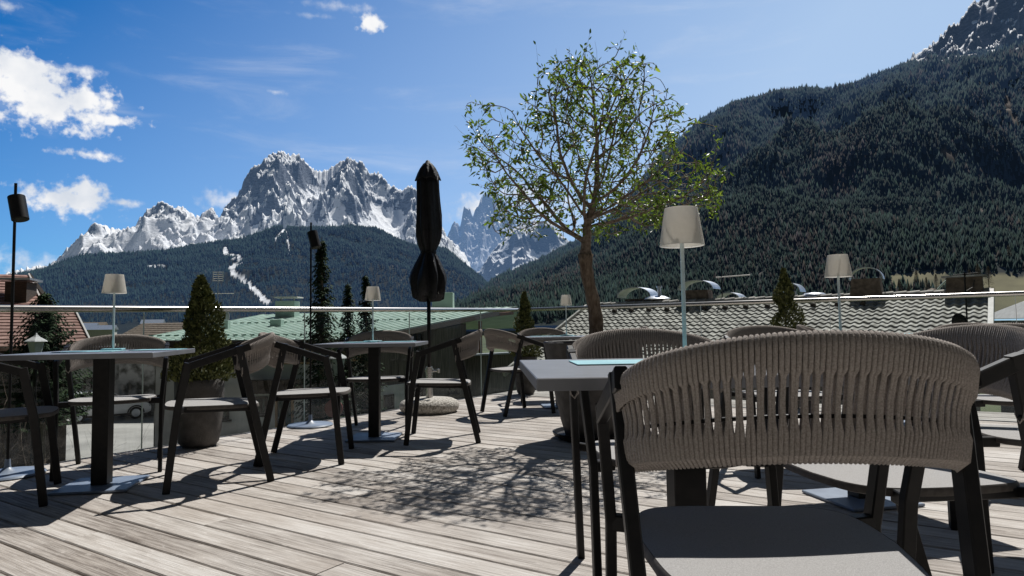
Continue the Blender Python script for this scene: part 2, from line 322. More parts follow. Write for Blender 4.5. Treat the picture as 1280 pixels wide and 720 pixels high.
# cirrus streaks
mp = t.nodes.new('ShaderNodeMapping'); mp.inputs['Scale'].default_value = (1.4,3.0,9.); mp.inputs['Rotation'].default_value = (0,R(-24),0); L(tc.outputs['Generated'], mp.inputs[0])
n2 = N(t, 'ShaderNodeTexNoise', Scale=2.4, Detail=10.); n2.inputs['Roughness'].default_value = .6; n2.inputs['Distortion'].default_value = .5; L(mp.outputs[0], n2.inputs['Vector'])
m2 = t.nodes.new('ShaderNodeMapRange'); m2.interpolation_type = 'SMOOTHSTEP'; m2.inputs[1].default_value = .50; m2.inputs[2].default_value = .95; m2.inputs[4].default_value = .38; L(n2.outputs['Fac'], m2.inputs[0])
acc2 = mth('MAXIMUM', acc, m2.outputs[0])
# cloud shading: darker bases
n3 = N(t, 'ShaderNodeTexNoise', Scale=14., Detail=6.); L(tc.outputs['Generated'], n3.inputs['Vector'])
cr = t.nodes.new('ShaderNodeValToRGB'); cr.color_ramp.elements[0].position = .35; cr.color_ramp.elements[1].position = .6; cr.color_ramp.elements[0].color = (7.4,8.1,9.2,1); cr.color_ramp.elements[1].color = (11.2,11.2,11.3,1); L(n3.outputs['Fac'], cr.inputs[0])
tint = N(t, 'ShaderNodeMixRGB', blend_type='MULTIPLY'); tint.inputs[0].default_value = 1; tint.inputs[2].default_value = (.12,.74,1.28,1); L(sky.outputs[0], tint.inputs[1])
# haze thickens towards the sun side and the horizon; unseen sky overhead and behind dimmed to neutral, for deeper shadows
hz_f = mth('ADD', mth('MULTIPLY', mth('ADD', az, 31), .0128), mth('MULTIPLY', mth('SUBTRACT', 27, el), .014))
hzc = t.nodes.new('ShaderNodeClamp'); hzc.inputs[1].default_value = 0; hzc.inputs[2].default_value = .80; L(hz_f, hzc.inputs[0])
pale = N(t, 'ShaderNodeMixRGB'); L(hzc.outputs[0], pale.inputs[0]); L(tint.outputs[0], pale.inputs[1]); pale.inputs[2].default_value = (6.0,7.9,10.4,1)
up_ = t.nodes.new('ShaderNodeMapRange'); up_.interpolation_type = 'SMOOTHSTEP'; up_.inputs[1].default_value = 27; up_.inputs[2].default_value = 50; L(el, up_.inputs[0])
bk = t.nodes.new('ShaderNodeMapRange'); bk.interpolation_type = 'SMOOTHSTEP'; bk.inputs[1].default_value = 50; bk.inputs[2].default_value = 90; L(mth('ABSOLUTE', az), bk.inputs[0])
deep = N(t, 'ShaderNodeMixRGB'); L(mth('MAXIMUM', up_.outputs[0], bk.outputs[0]), deep.inputs[0]); L(pale.outputs[0], deep.inputs[1]); deep.inputs[2].default_value = (.32,.40,.52,1)
mx = N(t, 'ShaderNodeMixRGB'); L(acc2, mx.inputs[0]); L(deep.outputs[0], mx.inputs[1]); L(cr.outputs[0], mx.inputs[2])
L(mx.outputs[0], bg.inputs[0]); bg.inputs[1].default_value = .085
sd = bpy.data.lights.new('sun', 'SUN'); sd.energy = 5.0; sd.angle = R(.5); sd.color = (1,.965,.91); so = bpy.data.objects.new('sun', sd); col.objects.link(so)
dv = Vector((math.sin(R(SUN_AZ))*math.cos(R(SUN_EL)), math.cos(R(SUN_AZ))*math.cos(R(SUN_EL)), math.sin(R(SUN_EL))))
so.rotation_euler = dv.to_track_quat('Z', 'Y').to_euler()
sc.view_settings.view_transform = 'Standard'; sc.view_settings.look = 'None'; sc.view_settings.exposure = 0
sc.cycles.max_bounces = 6; sc.cycles.transparent_max_bounces = 16; sc.cycles.use_denoising = True; sc.cycles.sample_clamp_indirect = 4

def prof(pts):
    q = sorted(ae(*p) for p in pts); return np.array([a for a, e in q]), np.array([e for a, e in q])

# ------------------------------------------------------------------ deck, ground
GZ = -4.
dk = R(-33.5)
def deck_pt(a, b, z=0.): return (a*math.cos(dk)-b*math.sin(dk), a*math.sin(dk)+b*math.cos(dk), z)
mb = MB(); tints = []
A0, A1, B1, PW, GAP = -5.08, 9.2, 7.84, .1445, .009
b = B1; k = 0
while b > -3.4:
    b0 = b-PW; gap = .016 if k == 35 else GAP
    cuts = [A0]; x = A0+random.uniform(1.5, 12.)
    while x < A1-1: cuts.append(x); x += random.uniform(6, 9)
    cuts.append(A1)
    for i in range(len(cuts)-1):
        x0, x1 = cuts[i]+(.0015 if i else 0), cuts[i+1]-.0015; z = random.uniform(-.0015, .0005); dz = random.uniform(-.001, .001)
        y0, y1 = b0+gap/2, b-gap/2; n0 = len(mb.f); e = .004
        ring = lambda X: [(X,y0,z-.03),(X,y0,z-e),(X,y0+e,z),(X,y1-e,z+dz),(X,y1,z+dz-e),(X,y1,z-.03)]
        mb.grid([ring(x0), ring(x1)], True, True); tt = random.random(); tints += [tt]*(len(mb.f)-n0)
    b -= PW; k += 1
o = mb.build('deck_floor', M['deck']); o.rotation_euler.z = dk; tag(o, kind='structure')
att = o.data.attributes.new('tint', 'FLOAT', 'FACE'); att.data.foreach_set('value', tints)
mb = MB(); mb.box(((A0+A1)/2, (B1-3.4)/2, -.17), (A1-A0-.02, B1+3.4-.02, .24)); o = mb.build('deck_base', M['wooddark']); o.rotation_euler.z = dk; tag(o, kind='structure')
mb = MB(); mb.box(((A0+A1)/2+.3, (B1-3.4)/2-.3, -2.15), (A1-A0-.6, B1+3.4-.6, 3.7)); o = mb.build('terrace_wall', M['stucco']); o.rotation_euler.z = dk; tag(o, kind='structure')

mb = MB(); g = 26; ext = 60000
rs = [0, 20, 60, 150, 400, 900, 2000, 5000, 15000, ext]
mb.v.append((0,0,GZ)); n = 48
for r_ in rs[1:]: mb.v += [(r_*math.cos(2*math.pi*k/n), r_*math.sin(2*math.pi*k/n), GZ) for k in range(n)]
for k in range(n): mb.f.append((0, 1+k, 1+(k+1) % n)); mb.mi.append(0)
for i in range(len(rs)-2):
    for k in range(n): a = 1+i*n; mb.f.append((a+k, a+n+k, a+n+(k+1) % n, a+(k+1) % n)); mb.mi.append(0)
M['grass'] = pm('meadow', (.035,.05,.018), .95, 0, (.085,.105,.04), .12)
o = mb.build('ground', M['grass']); tag(o, kind='structure')
mb = MB(); mb.face([(-44,15,GZ+.006),(-5,15,GZ+.006),(-6,38,GZ+.006),(-14,46,GZ+.006),(-46,50,GZ+.006)]); o = mb.build('yard', M['asphalt']); tag(o, kind='structure')

# ------------------------------------------------------------------ mountains
def smooth(x): x = np.clip(x, 0, 1); return x*x*(3-2*x)
def terrain(name, pts, a0, a1, na, ns, R0, R1, e0, shape, amp, fr, mat, jag=0., rough='ridged', back=.35, lateral=0., paint=None, drop=0):
    A, E_ = prof([(x_, y_+drop) for x_, y_ in pts]); az = np.linspace(a0, a1, na); er = np.interp(az, A, E_)
    er = er+jag*fbm(az*4.1, az*0+3.3, 5, .6)
    s = np.linspace(0, 1+back, int(ns*(1+back))); AZ, S = np.meshgrid(az, s)
    if callable(R1): R1v = R1(az)
    else: R1v = np.full(na, float(R1))
    RR = R0+(R1v[None]-R0)*S
    ker = np.exp(-np.linspace(-2.5, 2.5, max(9, int(na/14))|1)**2); ker /= ker.sum(); ers = np.convolve(np.pad(er, len(ker)//2, mode='edge'), ker, 'valid')
    bl = np.clip(S, 0, 1)**7; ER = ers[None]*(1-bl)+er[None]*bl
    zr = np.tan(np.radians(er))*R1v+H; ZR = np.tan(np.radians(ER))*R1v[None]+H; z0 = math.tan(math.radians(e0))*R0+H
    sh = np.where(S <= 1, np.clip(S, 0, 1)**shape, 1-(S-1)*1.6)
    X = RR*np.sin(np.radians(AZ)); Y = RR*np.cos(np.radians(AZ))
    win = smooth(S*4)*np.where(S <= 1, np.minimum(1, (1-S)*14+.0), np.minimum(1, (S-1)*6))
    nz = (ridged(X*fr, Y*fr, 7)-1.0) if rough == 'ridged' else fbm(X*fr, Y*fr, 6)
    Z = z0+(ZR-z0)*sh+amp*nz*win*np.clip(zr[None]/max(zr.max(), 1), .25, 1)
    # keep the skyline: nothing in front may rise above the ridge angle
    lim = np.tan(np.radians(er))[None]*RR*.995+H; Z = np.where(S < .999, np.minimum(Z, lim), Z)
    nr, nc = Z.shape; V = np.stack([X, Y, Z], -1).reshape(-1, 3)
    I = np.arange(nr*nc).reshape(nr, nc); Q = np.stack([I[:-1,:-1], I[:-1,1:], I[1:,1:], I[1:,:-1]], -1).reshape(-1, 4)
    me = bpy.data.meshes.new(name); me.vertices.add(len(V)); me.vertices.foreach_set('co', V.ravel())
    me.loops.add(Q.size); me.loops.foreach_set('vertex_index', Q.ravel()); me.polygons.add(len(Q)); me.polygons.foreach_set('loop_start', np.arange(0, Q.size, 4)); me.polygons.foreach_set('loop_total', np.full(len(Q), 4))
    me.polygons.foreach_set('use_smooth', np.ones(len(Q), bool)); me.update(calc_edges=True); me.materials.append(mat)
    if paint is not None:
        C = paint(X, Y, Z).reshape(-1, 4); a = me.color_attributes.new('paint', 'FLOAT_COLOR', 'POINT'); a.data.foreach_set('color', C.ravel())
    ob = bpy.data.objects.new(name, me); col.objects.link(ob); tag(ob, kind='structure')
    def height(azq, rq):
        fi = np.clip((azq-a0)/(a1-a0)*(na-1), 0, na-1.001); r1 = np.interp(azq, az, R1v); sq = (rq-R0)/(r1-R0); fj = np.clip(sq/(1+back)*(nr-1), 0, nr-1.001)
        i = fi.astype(int); j = fj.astype(int); u = fi-i; v = fj-j
        return (Z[j,i]*(1-u)+Z[j,i+1]*u)*(1-v)+(Z[j+1,i]*(1-u)+Z[j+1,i+1]*u)*v
    return ob, height, (az, R1v, er)

P1 = [(-40,352),(0,345),(30,337),(60,331),(77,320),(85,308),(95,299),(105,292),(118,278),(133,283),(147,288),(158,286),(167,283),(175,272),(182,265),(192,257),(202,250),(208,255),(217,260),(224,257),(230,260),(240,265),(245,273),(255,265),(267,259),(273,272),(278,266),(283,257),(290,249),(297,243),(306,224),(315,210),(324,205),(333,197),(340,192),(348,189),(356,191),(363,193),(372,193),(380,198),(385,205),(393,212),(405,213),(415,208),(426,202),(437,197),(445,200),(453,203),(463,217),(473,215),(480,222),(487,230),(495,233),(503,238),(509,234),(515,232),(522,240),(530,248),(540,262),(553,283),(560,297),(573,308),(583,320),(593,342),(606,352),(640,380)]
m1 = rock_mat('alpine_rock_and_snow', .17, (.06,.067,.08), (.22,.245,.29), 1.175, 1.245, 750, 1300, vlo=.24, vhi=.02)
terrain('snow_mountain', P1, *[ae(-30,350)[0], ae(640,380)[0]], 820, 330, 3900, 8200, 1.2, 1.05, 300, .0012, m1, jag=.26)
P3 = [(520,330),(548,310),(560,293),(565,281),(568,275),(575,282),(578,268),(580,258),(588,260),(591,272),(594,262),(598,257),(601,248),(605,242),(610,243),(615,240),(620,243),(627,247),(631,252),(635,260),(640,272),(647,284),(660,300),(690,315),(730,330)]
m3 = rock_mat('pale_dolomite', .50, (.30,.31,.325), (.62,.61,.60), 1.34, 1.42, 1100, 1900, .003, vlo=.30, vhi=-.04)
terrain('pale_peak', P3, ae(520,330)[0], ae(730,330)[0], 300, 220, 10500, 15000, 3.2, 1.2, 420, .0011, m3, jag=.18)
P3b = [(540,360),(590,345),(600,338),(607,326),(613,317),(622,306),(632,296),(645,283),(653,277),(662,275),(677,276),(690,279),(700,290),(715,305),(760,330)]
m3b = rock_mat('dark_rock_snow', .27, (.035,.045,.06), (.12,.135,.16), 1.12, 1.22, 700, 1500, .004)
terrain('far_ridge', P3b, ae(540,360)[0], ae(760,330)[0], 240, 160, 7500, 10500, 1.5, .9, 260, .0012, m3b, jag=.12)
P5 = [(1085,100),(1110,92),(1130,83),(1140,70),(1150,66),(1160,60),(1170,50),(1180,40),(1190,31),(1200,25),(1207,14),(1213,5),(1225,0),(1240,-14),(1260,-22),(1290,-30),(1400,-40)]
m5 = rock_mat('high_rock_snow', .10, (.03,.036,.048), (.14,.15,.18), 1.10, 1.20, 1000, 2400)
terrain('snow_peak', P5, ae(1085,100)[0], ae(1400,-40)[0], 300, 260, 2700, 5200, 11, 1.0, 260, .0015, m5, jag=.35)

# forested slopes
P2 = [(-60,350),(-20,352),(33,342),(53,338),(100,320),(143,318),(177,316),(217,312),(267,303),(290,300),(313,293),(332,288),(350,283),(380,285),(410,285),(437,283),(470,285),(493,297),(517,307),(535,308),(557,310),(573,323),(593,340),(608,352),(640,372),(700,395)]
P4 = [(560,388),(585,378),(617,352),(643,342),(670,330),(693,317),(713,307),(727,303),(745,287),(765,268),(790,240),(805,222),(824,196),(838,184),(850,175),(875,151),(895,140),(915,130),(940,124),(965,118),(1000,113),(1030,111),(1060,107),(1085,98),(1120,84),(1150,76),(1200,64),(1240,58),(1280,53),(1400,30),(1500,20)]
RUN = [(281,312),(284,320),(299,322),(301,328),(288,335),(292,342),(300,347),(312,357),(322,366),(336,380)]
runae = np.array([ae(*p) for p in RUN])
def seg_dist(a, e, P):
    d = np.full(np.shape(a), 99.)
    for i in range(len(P)-1):
        p, q = P[i], P[i+1]; v = q-p; tt = np.clip(((a-p[0])*v[0]+(e-p[1])*v[1])/(v@v), 0, 1)
        d = np.minimum(d, np.hypot(a-p[0]-tt*v[0], e-p[1]-tt*v[1]))
    return d
def AE(X, Y, Z): return np.degrees(np.arctan2(X, Y)), np.degrees(np.arctan2(Z-H, np.hypot(X, Y)))
run2 = np.array([ae(*p) for p in [(358,290),(360,302),(362,318)]]); run3 = np.array([ae(*p) for p in [(344,300),(352,292),(357,286)]])
clr = np.array([ae(*p) for p in [(186,334),(204,333)]]); snowband = np.array([ae(*p) for p in [(430,318),(470,314),(520,325)]])
def snow2(a, e):
    w_ = .16+.12*fbm(a*3, e*3, 3)
    s = seg_dist(a, e, runae) < np.clip(w_+.04, .08, .30)
    s |= seg_dist(a, e, run2) < .06
    s |= seg_dist(a, e, run3) < .13
    s |= seg_dist(a, e, clr) < .14
    return s
def paint2(X, Y, Z):
    a, e = AE(X, Y, Z); C = np.zeros(X.shape+(4,)); C[..., :3] = (.016,.02,.016); C[..., 3] = 1
    C[snow2(a, e), :3] = (.8,.83,.88); n = fbm(X*.02, Y*.02, 4); C[(n > .62) & ~snow2(a, e), :3] = (.09,.085,.07); return C
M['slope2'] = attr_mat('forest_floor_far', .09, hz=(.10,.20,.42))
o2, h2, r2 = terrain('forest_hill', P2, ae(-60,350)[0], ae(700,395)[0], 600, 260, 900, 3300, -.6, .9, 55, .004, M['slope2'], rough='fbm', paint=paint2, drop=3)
mead = lambda a, e: (a > ae(1205,350)[0]) & (e < ae(1240,344)[1]+.15*np.sin(a*3)) | ((seg_dist(a, e, np.array([ae(1120,352), ae(1180,349)])) < .5)) | ((a < ae(640,400)[0]+2) & (e < -.02))
scr = [(np.array([ae(1180,190), ae(1192,202)]), .5), (np.array([ae(1255,112), ae(1262,140), ae(1272,160)]), .25), (np.array([ae(780,270), ae(765,290)]), .3)]
band = np.array([ae(1150,82), ae(1200,70), ae(1240,63), ae(1290,58)])
def bare4(a, e):
    n = .5+fbm(a*2.2, e*2.2, 4); s = np.zeros(np.shape(a), bool)
    for P, w_ in scr: s |= seg_dist(a, e, P) < w_*n
    return s | (np.abs(e-ae(1000,330)[1]-(a-22)*.22-.35*np.sin(a*.9)) < .035)*(a > 14)*(a < 36)*1 > 0
def snow4(a, e): return seg_dist(a, e, band) < .42*(.4+fbm(a*1.7, e*5, 4))
def paint4(X, Y, Z):
    a, e = AE(X, Y, Z); C = np.zeros(X.shape+(4,)); C[..., :3] = (.010,.014,.010); C[..., 3] = 1
    n = fbm(X*.006, Y*.006, 4); C[n > .45, :3] = (.028,.026,.02)
    C[bare4(a, e), :3] = (.12,.10,.085); C[snow4(a, e), :3] = (.75,.78,.84); C[mead(a, e), :3] = (.15,.14,.08); return C
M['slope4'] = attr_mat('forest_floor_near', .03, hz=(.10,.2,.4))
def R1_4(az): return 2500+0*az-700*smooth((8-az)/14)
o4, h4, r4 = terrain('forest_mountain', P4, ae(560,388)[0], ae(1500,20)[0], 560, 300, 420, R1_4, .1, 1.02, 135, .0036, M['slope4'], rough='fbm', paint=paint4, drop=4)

def forest(name, az0, az1, R0, prof_, height, count, hmin, hmax, excl, mat, brown, seed, pw=.8, rref=None):
    rg = np.random.default_rng(seed); azs, R1v, er = prof_
    a = rg.uniform(az0, az1, count); r1 = np.interp(a, azs, R1v); u = rg.random(count); r = R0+(r1*1.01-R0)*u**pw
    # thin out far trees a little less near the skyline
    z = height(a, r); x = r*np.sin(np.radians(a)); y = r*np.cos(np.radians(a)); aa, ee = AE(x, y, z)
    ok = ~excl(aa, ee); dens = fbm(x*.012, y*.012, 4); ok &= (dens > -.72+.25*rg.random(count))
    x, y, z = x[ok], y[ok], z[ok]; n = len(x); ht = rg.uniform(hmin, hmax, n)*(1+.45*fbm(x*.008, y*.008, 3))*np.exp(.16*rg.standard_normal(n)); wd = ht*rg.uniform(.16, .27, n)
    if rref: ht = ht*np.clip(np.hypot(x, y)/rref, .48, 1.15)
    wd = ht*rg.uniform(.16, .27, n)
    k = 5; tiers = ((.06, 1., .56), (.40, .66, 1.02))
    mixn = fbm(x*.007+5, y*.007, 4)+.55*rg.standard_normal(n)*.5
    isb = mixn > brown
    base = np.where(isb[:, None], np.array([[.046,.041,.035]]), np.array([[.016,.034,.026]]))*rg.uniform(.55, 1.75, (n, 1))*np.array([1,1,1])
    base[:, 2] *= rg.uniform(.85, 1.3, n)
    VV = []; FF = []; CC = []; off = 0
    ph = rg.uniform(0, 6.28, n)
    for z0, w_, z1 in tiers:
        ring = []
        for j in range(k):
            an = ph+2*np.pi*j/k; rr = wd*w_*rg.uniform(.75, 1.25, n)
            ring.append(np.stack([x+rr*np.cos(an), y+rr*np.sin(an), z+ht*(z0+rg.uniform(-.05, .05, n))], -1))
        tip = np.stack([x+wd*rg.uniform(-.08, .08, n), y, z+ht*z1*rg.uniform(.97, 1.03, n)], -1)
        V = np.stack(ring+[tip], 1); VV.append(V.reshape(-1, 3)); bi = off+np.arange(n)[:, None]*(k+1)
        for j in range(k): FF.append(np.concatenate([bi+j, bi+(j+1) % k, bi+k], 1))
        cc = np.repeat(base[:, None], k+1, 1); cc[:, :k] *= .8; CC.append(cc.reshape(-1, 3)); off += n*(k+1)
    V = np.concatenate(VV); Fc = np.concatenate(FF); Cc = np.concatenate(CC); Cc = np.concatenate([Cc, np.ones((len(Cc), 1))], 1)
    me = bpy.data.meshes.new(name); me.vertices.add(len(V)); me.vertices.foreach_set('co', V.ravel()); me.loops.add(Fc.size); me.loops.foreach_set('vertex_index', Fc.ravel().astype(np.int32))
    me.polygons.add(len(Fc)); me.polygons.foreach_set('loop_start', np.arange(0, Fc.size, 3)); me.polygons.foreach_set('loop_total', np.full(len(Fc), 3)); me.update(calc_edges=True)
    c = me.color_attributes.new('paint', 'FLOAT_COLOR', 'POINT'); c.data.foreach_set('color', Cc.ravel()); me.materials.append(mat)
    ob = bpy.data.objects.new(name, me); col.objects.link(ob); return ob
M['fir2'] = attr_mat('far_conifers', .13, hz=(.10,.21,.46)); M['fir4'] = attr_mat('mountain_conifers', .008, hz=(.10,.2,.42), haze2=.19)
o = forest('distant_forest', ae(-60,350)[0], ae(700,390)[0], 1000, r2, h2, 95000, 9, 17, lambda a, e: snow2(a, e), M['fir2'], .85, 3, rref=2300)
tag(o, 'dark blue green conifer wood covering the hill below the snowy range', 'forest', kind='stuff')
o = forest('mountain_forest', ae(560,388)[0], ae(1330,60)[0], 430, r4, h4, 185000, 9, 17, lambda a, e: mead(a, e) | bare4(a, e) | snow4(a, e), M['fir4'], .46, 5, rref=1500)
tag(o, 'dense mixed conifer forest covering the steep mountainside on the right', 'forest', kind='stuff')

# ------------------------------------------------------------------ chairs
def chair_parts(root):
    fm = M['frame']
    # rope shell
    def rim(tt):   # tt in -1..1 along the back, returns top point, outward normal
        an = tt*math.pi/2; s_, c_ = math.sin(an), math.cos(an)
        x = .283*math.copysign(abs(s_)**.96, s_); y = -.105-.195*c_**.84 if c_ > 1e-6 else -.105
        return x, y
    ts = []; n = 400; P = [rim(-1+2*i/n) for i in range(n+1)]; cum = [0]
    for i in range(n): cum.append(cum[-1]+math.hypot(P[i+1][0]-P[i][0], P[i+1][1]-P[i][1]))
    def at_len(s):
        s = max(0, min(cum[-1], s)); i = 0
        lo, hi = 0, n
        while hi-lo > 1:
            m_ = (lo+hi)//2
            if cum[m_] <= s: lo = m_
            else: hi = m_
        f = (s-cum[lo])/max(1e-9, cum[hi]-cum[lo]); x = P[lo][0]+(P[hi][0]-P[lo][0])*f; y = P[lo][1]+(P[hi][1]-P[lo][1])*f
        d = Vector((P[hi][0]-P[lo][0], P[hi][1]-P[lo][1], 0)).normalized(); nn = Vector((d.y, -d.x, 0)); return x, y, d, nn
    Ltot = cum[-1]
    def ztop(s): q = math.sin(math.pi*s/Ltot); return .736+.101*q**.62
    def zbot(s): q = math.sin(math.pi*s/Ltot); return .612+.048*q**.8
    def lean(z, s): return -.055*(1-(z-.6)/.25)*math.sin(math.pi*s/Ltot)**.5     # bottom comes forward
    def pt(s, o_, z, ds=0.):
        x, y, d, nn = at_len(s+ds); q = Vector((x, y, z))+nn*(o_+lean(z, s)); return q
    mb = MB(); pitch_ = .0080; ns = int(Ltot/pitch_)
    for i in range(ns):
        s = (i+.5)*Ltot/ns; zt, zb = ztop(s), zbot(s); h = zt-zb; sg = 1 if i % 2 else -1
        if i % 2 == 0 and (i//2) % 3 == 0: sg *= .6
        j = random.uniform(-.0009, .0009); j2 = random.uniform(-.0009, .0009); pz = .0027*sg*random.uniform(.55,1.15)
        path = [(.0125, zb+.006, 0), (.0130, zb+.040, .0002*sg), (.0085, zb+h*.34, pz+j), (.0060, zb+h*.5, pz*1.1+j), (.0085, zb+h*.70, pz+j2), (.0135, zt-.045, .0002*sg), (.0135, zt-.008, 0),
                (.008, zt+.004, 0), (0, zt+.0085, .001), (-.008, zt+.004, .002), (-.0120, zt-.03, .0020), (-.0060, zt-h*.33, .0006+pz), (-.0040, zb+h*.5, pz*1.1), (-.0060, zb+h*.3, .0006+pz), (-.0115, zb+.012, .002), (0, zb-.0075, .001)]
        mb.tube([pt(s, o_, z, ds) for o_, z, ds in path], [.0041,.0040,.0033,.0031,.0033,.0040,.0042,.0042,.0042,.0042,.004,.0030,.0028,.0030,.004,.0041], 6, closed=True)
    back = mb.build('backrest', M['rope'], root, smooth=True)
    mb = MB(); Q = [i*Ltot/40 for i in range(41)]
    mb.tube([pt(s, 0, ztop(s)-.004) for s in Q], .0088, 8); mb.tube([pt(s, 0, zbot(s)+.006) for s in Q], .0082, 8)
    mb.tube([pt(s, -.004, zbot(s)+.062) for s in Q[2:-2]], .0035, 6)
    mb.build('back_frame', fm, back, smooth=True)
    for sx_ in (-1, 1):
        mb = MB(); mb.bar((sx_*.284, -.150, .772), (sx_*.297, .155, .672), .040, .023, (1,0,0)); mb.build('armrest', fm, root)
        mb = MB(); mb.bar((sx_*.297, .163, .690), (sx_*.278, .213, .435), .039, .024, (1,0,0)); mb.bar((sx_*.278, .2125, .440), (sx_*.280, .262, 0), .038, .023, (1,0,0)); mb.build('leg', fm, root)
        mb = MB(); mb.bar((sx_*.288, -.090, .775), (sx_*.236, -.272, 0), .039, .025, (1,0,0)); mb.build('leg', fm, root)
        mb = MB(); mb.bar((sx_*.272, .208, .432), (sx_*.212, .190, .432), .034, .03, (0,1,0)); mb.bar((sx_*.222, .195, .4315), (sx_*.2, -.17, .4165), .028, .024, (1,0,0)); mb.bar((sx_*.2, -.168, .4165), (sx_*.258, -.172, .426), .028, .024, (0,1,0)); mb.build('seat_rail', fm, root)
    # seat pad
    def outline(ins):
        pts = []; m_ = 72
        for i in range(m_):
            a = 2*math.pi*i/m_; c_, s_ = math.cos(a), math.sin(a); e = .36
            x = math.copysign(abs(c_)**e, c_); y = math.copysign(abs(s_)**e, s_)
            if s_ > 0: y = math.copysign(abs(s_)**.46, s_); 
            wd = .238 if y > 0 else .238+.028*y
            yy = .02+y*(.238)+(.026*(1-x*x) if y > .4 else 0)
            pts.append((x*(wd-ins), yy-math.copysign(ins, y)*min(1, abs(y)*2), 0))
        return pts
    def zz(x, y): return -.010*(1-(y+.2)/.45)-.006*(1-(x/.24)**2)
    def ring(ins, z): return [(x, y, z+zz(x, y)) for x, y, _ in outline(ins)]
    mb = MB(); mb.grid([ring(.012, .430), ring(.0, .434), ring(0, .448), ring(.004, .4535)], True)
    mb2 = MB(); r0 = ring(.005, .4535); rows = [r0]
    for f_ in (.75, .5, .25, .001): rows.append([(x*f_, .02+(y-.02)*f_, .4545+zz(x*f_, .02+(y-.02)*f_)) for x, y, z in r0])
    mb2.grid(rows, True)
    st = mb2.build('seat', M['seat'], root, smooth=True)
    mb.grid([ring(.012, .430), [(x*.05, y*.05, .428) for x, y, z in ring(.012, .430)]], True); mb.build('seat_edge', M['seat_edge'], st, smooth=True, auto=50)

def rz_of(fx, fy): return math.atan2(-fx, fy)
CH = [  # x, y, facing, label
 ((.474,1.27),(.06,1.),'large foreground rope back chair seen from behind, its seat half sunlit'),
 ((-2.72,3.54),(.883,.469),'chair cut off by the left edge of the photo, only front legs showing'),
 ((-2.553,4.339),(.40,-.92),'chair facing the camera behind the leftmost table, next to the glass balustrade'),
 ((-1.74,3.99),(-.90,-.44),'chair in side view right of the leftmost table, before the cone shrub pot'),
 ((-1.40,4.60),(.985,.12),'chair in side view left of the second table, its rope back behind another chair back'),
 ((-1.17,5.83),(.03,-1.),'chair facing the camera behind the second table with the big spruce beyond it'),
 ((-.55,5.31),(-1.,-.05),'chair in side view right of the second table in front of the closed parasol foot'),
 ((.03,6.86),(.86,.5),'chair left of the far corner table, back to back with the chair by the parasol'),
 ((.36,7.95),(.05,-1),'chair facing the camera behind the far corner table near the corner shrub'),
 ((1.15,7.3),(-1.,-.08),'far chair whose rim peeks out to the right of the olive tree trunk'),
 ((.50,2.31),(.08,-1),'chair facing the camera across the nearest table, in front of the big tree pot'),
 ((1.095,1.93),(-.98,-.17),'chair with wide round seat right of the nearest table, arm rising rightwards'),
 ((1.62,4.08),(.06,-1),'chair facing the camera behind the tall lamp table, left of the middle cone shrub'),
 ((2.68,5.55),(.86,-.5),'chair turned right between the middle cone shrub and the far right table'),
 ((1.965,2.52),(-.3,-.95),'chair facing the camera just right of the foreground backrest, nearer of two'),
 ((2.66,3.68),(-.1,-1),'chair facing the camera under the grey roof end, farther of two at right')]
chairs = []
for i, (p, f_, lab) in enumerate(CH):
    rz = rz_of(*f_)
    if i == 0:
        c0 = thing('rope_back_chair', (p[0], p[1], .001), lab, 'chair', rz, 'dark metal chairs with woven rope backs on the terrace'); chair_parts(c0)
    else: dup(c0, (p[0], p[1], .001), rz, lab)

# ------------------------------------------------------------------ tables
def table_parts(root):
    mb = MB(); mb.box((0,0,.753-.0135), (.76,.76,.027), bev=.002); mb.build('tabletop', M['top'], root)
    mb = MB(); mb.box((0,0,.37), (.084,.084,.712), bev=.003); mb.box((0,0,.722), (.34,.34,.008)); mb.build('post', M['frame'], root)
    mb = MB(); mb.box((0,0,.0085), (.38,.38,.013), bev=.003); mb.build('base_plate', M['plate'], root)
TB = [((.452,1.80),2,'nearest square table, partly behind the foreground chair, holding the largest lamp'),
 ((-2.32,3.83),10,'leftmost square pedestal table with a sunlit steel foot plate'),
 ((-1.10,5.36),0,'second square pedestal table from the left, in front of the green roofed house'),
 ((.50,7.3),6,'small far table near the balustrade corner, left of the olive tree'),
 ((1.68,3.32),12,'table behind the foreground backrest that carries the second tallest lamp'),
 ((3.38,5.75),4,'far right table by the balustrade below the grey tiled roof')]
for i, (p, a, lab) in enumerate(TB):
    if i == 0: t0 = thing('pedestal_table', (p[0], p[1], .001), lab, 'table', R(a), 'square dark pedestal tables'); table_parts(t0)
    else: dup(t0, (p[0], p[1], .001), R(a), lab)
for ch in t0.children:
    if ch.name.startswith('tabletop'): ch.scale = (1.10,1.03,1)
TZ = .7545
def lamp_parts(root):
    mb = MB(); mb.box((0,0,.005), (.11,.11,.008), bev=.002); mb.build('base', M['mat'], root)
    mb = MB(); mb.tube([(0,0,.008),(0,0,.43)], .0062, 10); mb.tube([(-.045,0,.425),(.045,0,.425)], .002, 6); mb.build('stem', M['lampwhite'], root)
    mb = MB(); mb.lathe([(.063,.335),(.0655,.335),(.048,.447),(.046,.447),(.062,.337)], n=40, cap=False); mb.build('shade', M['shade'], root, smooth=True, auto=40)
LP = [((.505,1.98),'largest table lamp with a taupe cone shade, on the nearest table'),
 ((-2.36,3.98),'table lamp on the leftmost table, shade just above the handrail'),
 ((-1.135,5.47),'table lamp on the second table left of the closed parasol'),
 ((.59,7.38),'smallest table lamp, on the far table left of the olive trunk'),
 ((1.665,3.42),'second largest table lamp, right of the middle cone shrub')]
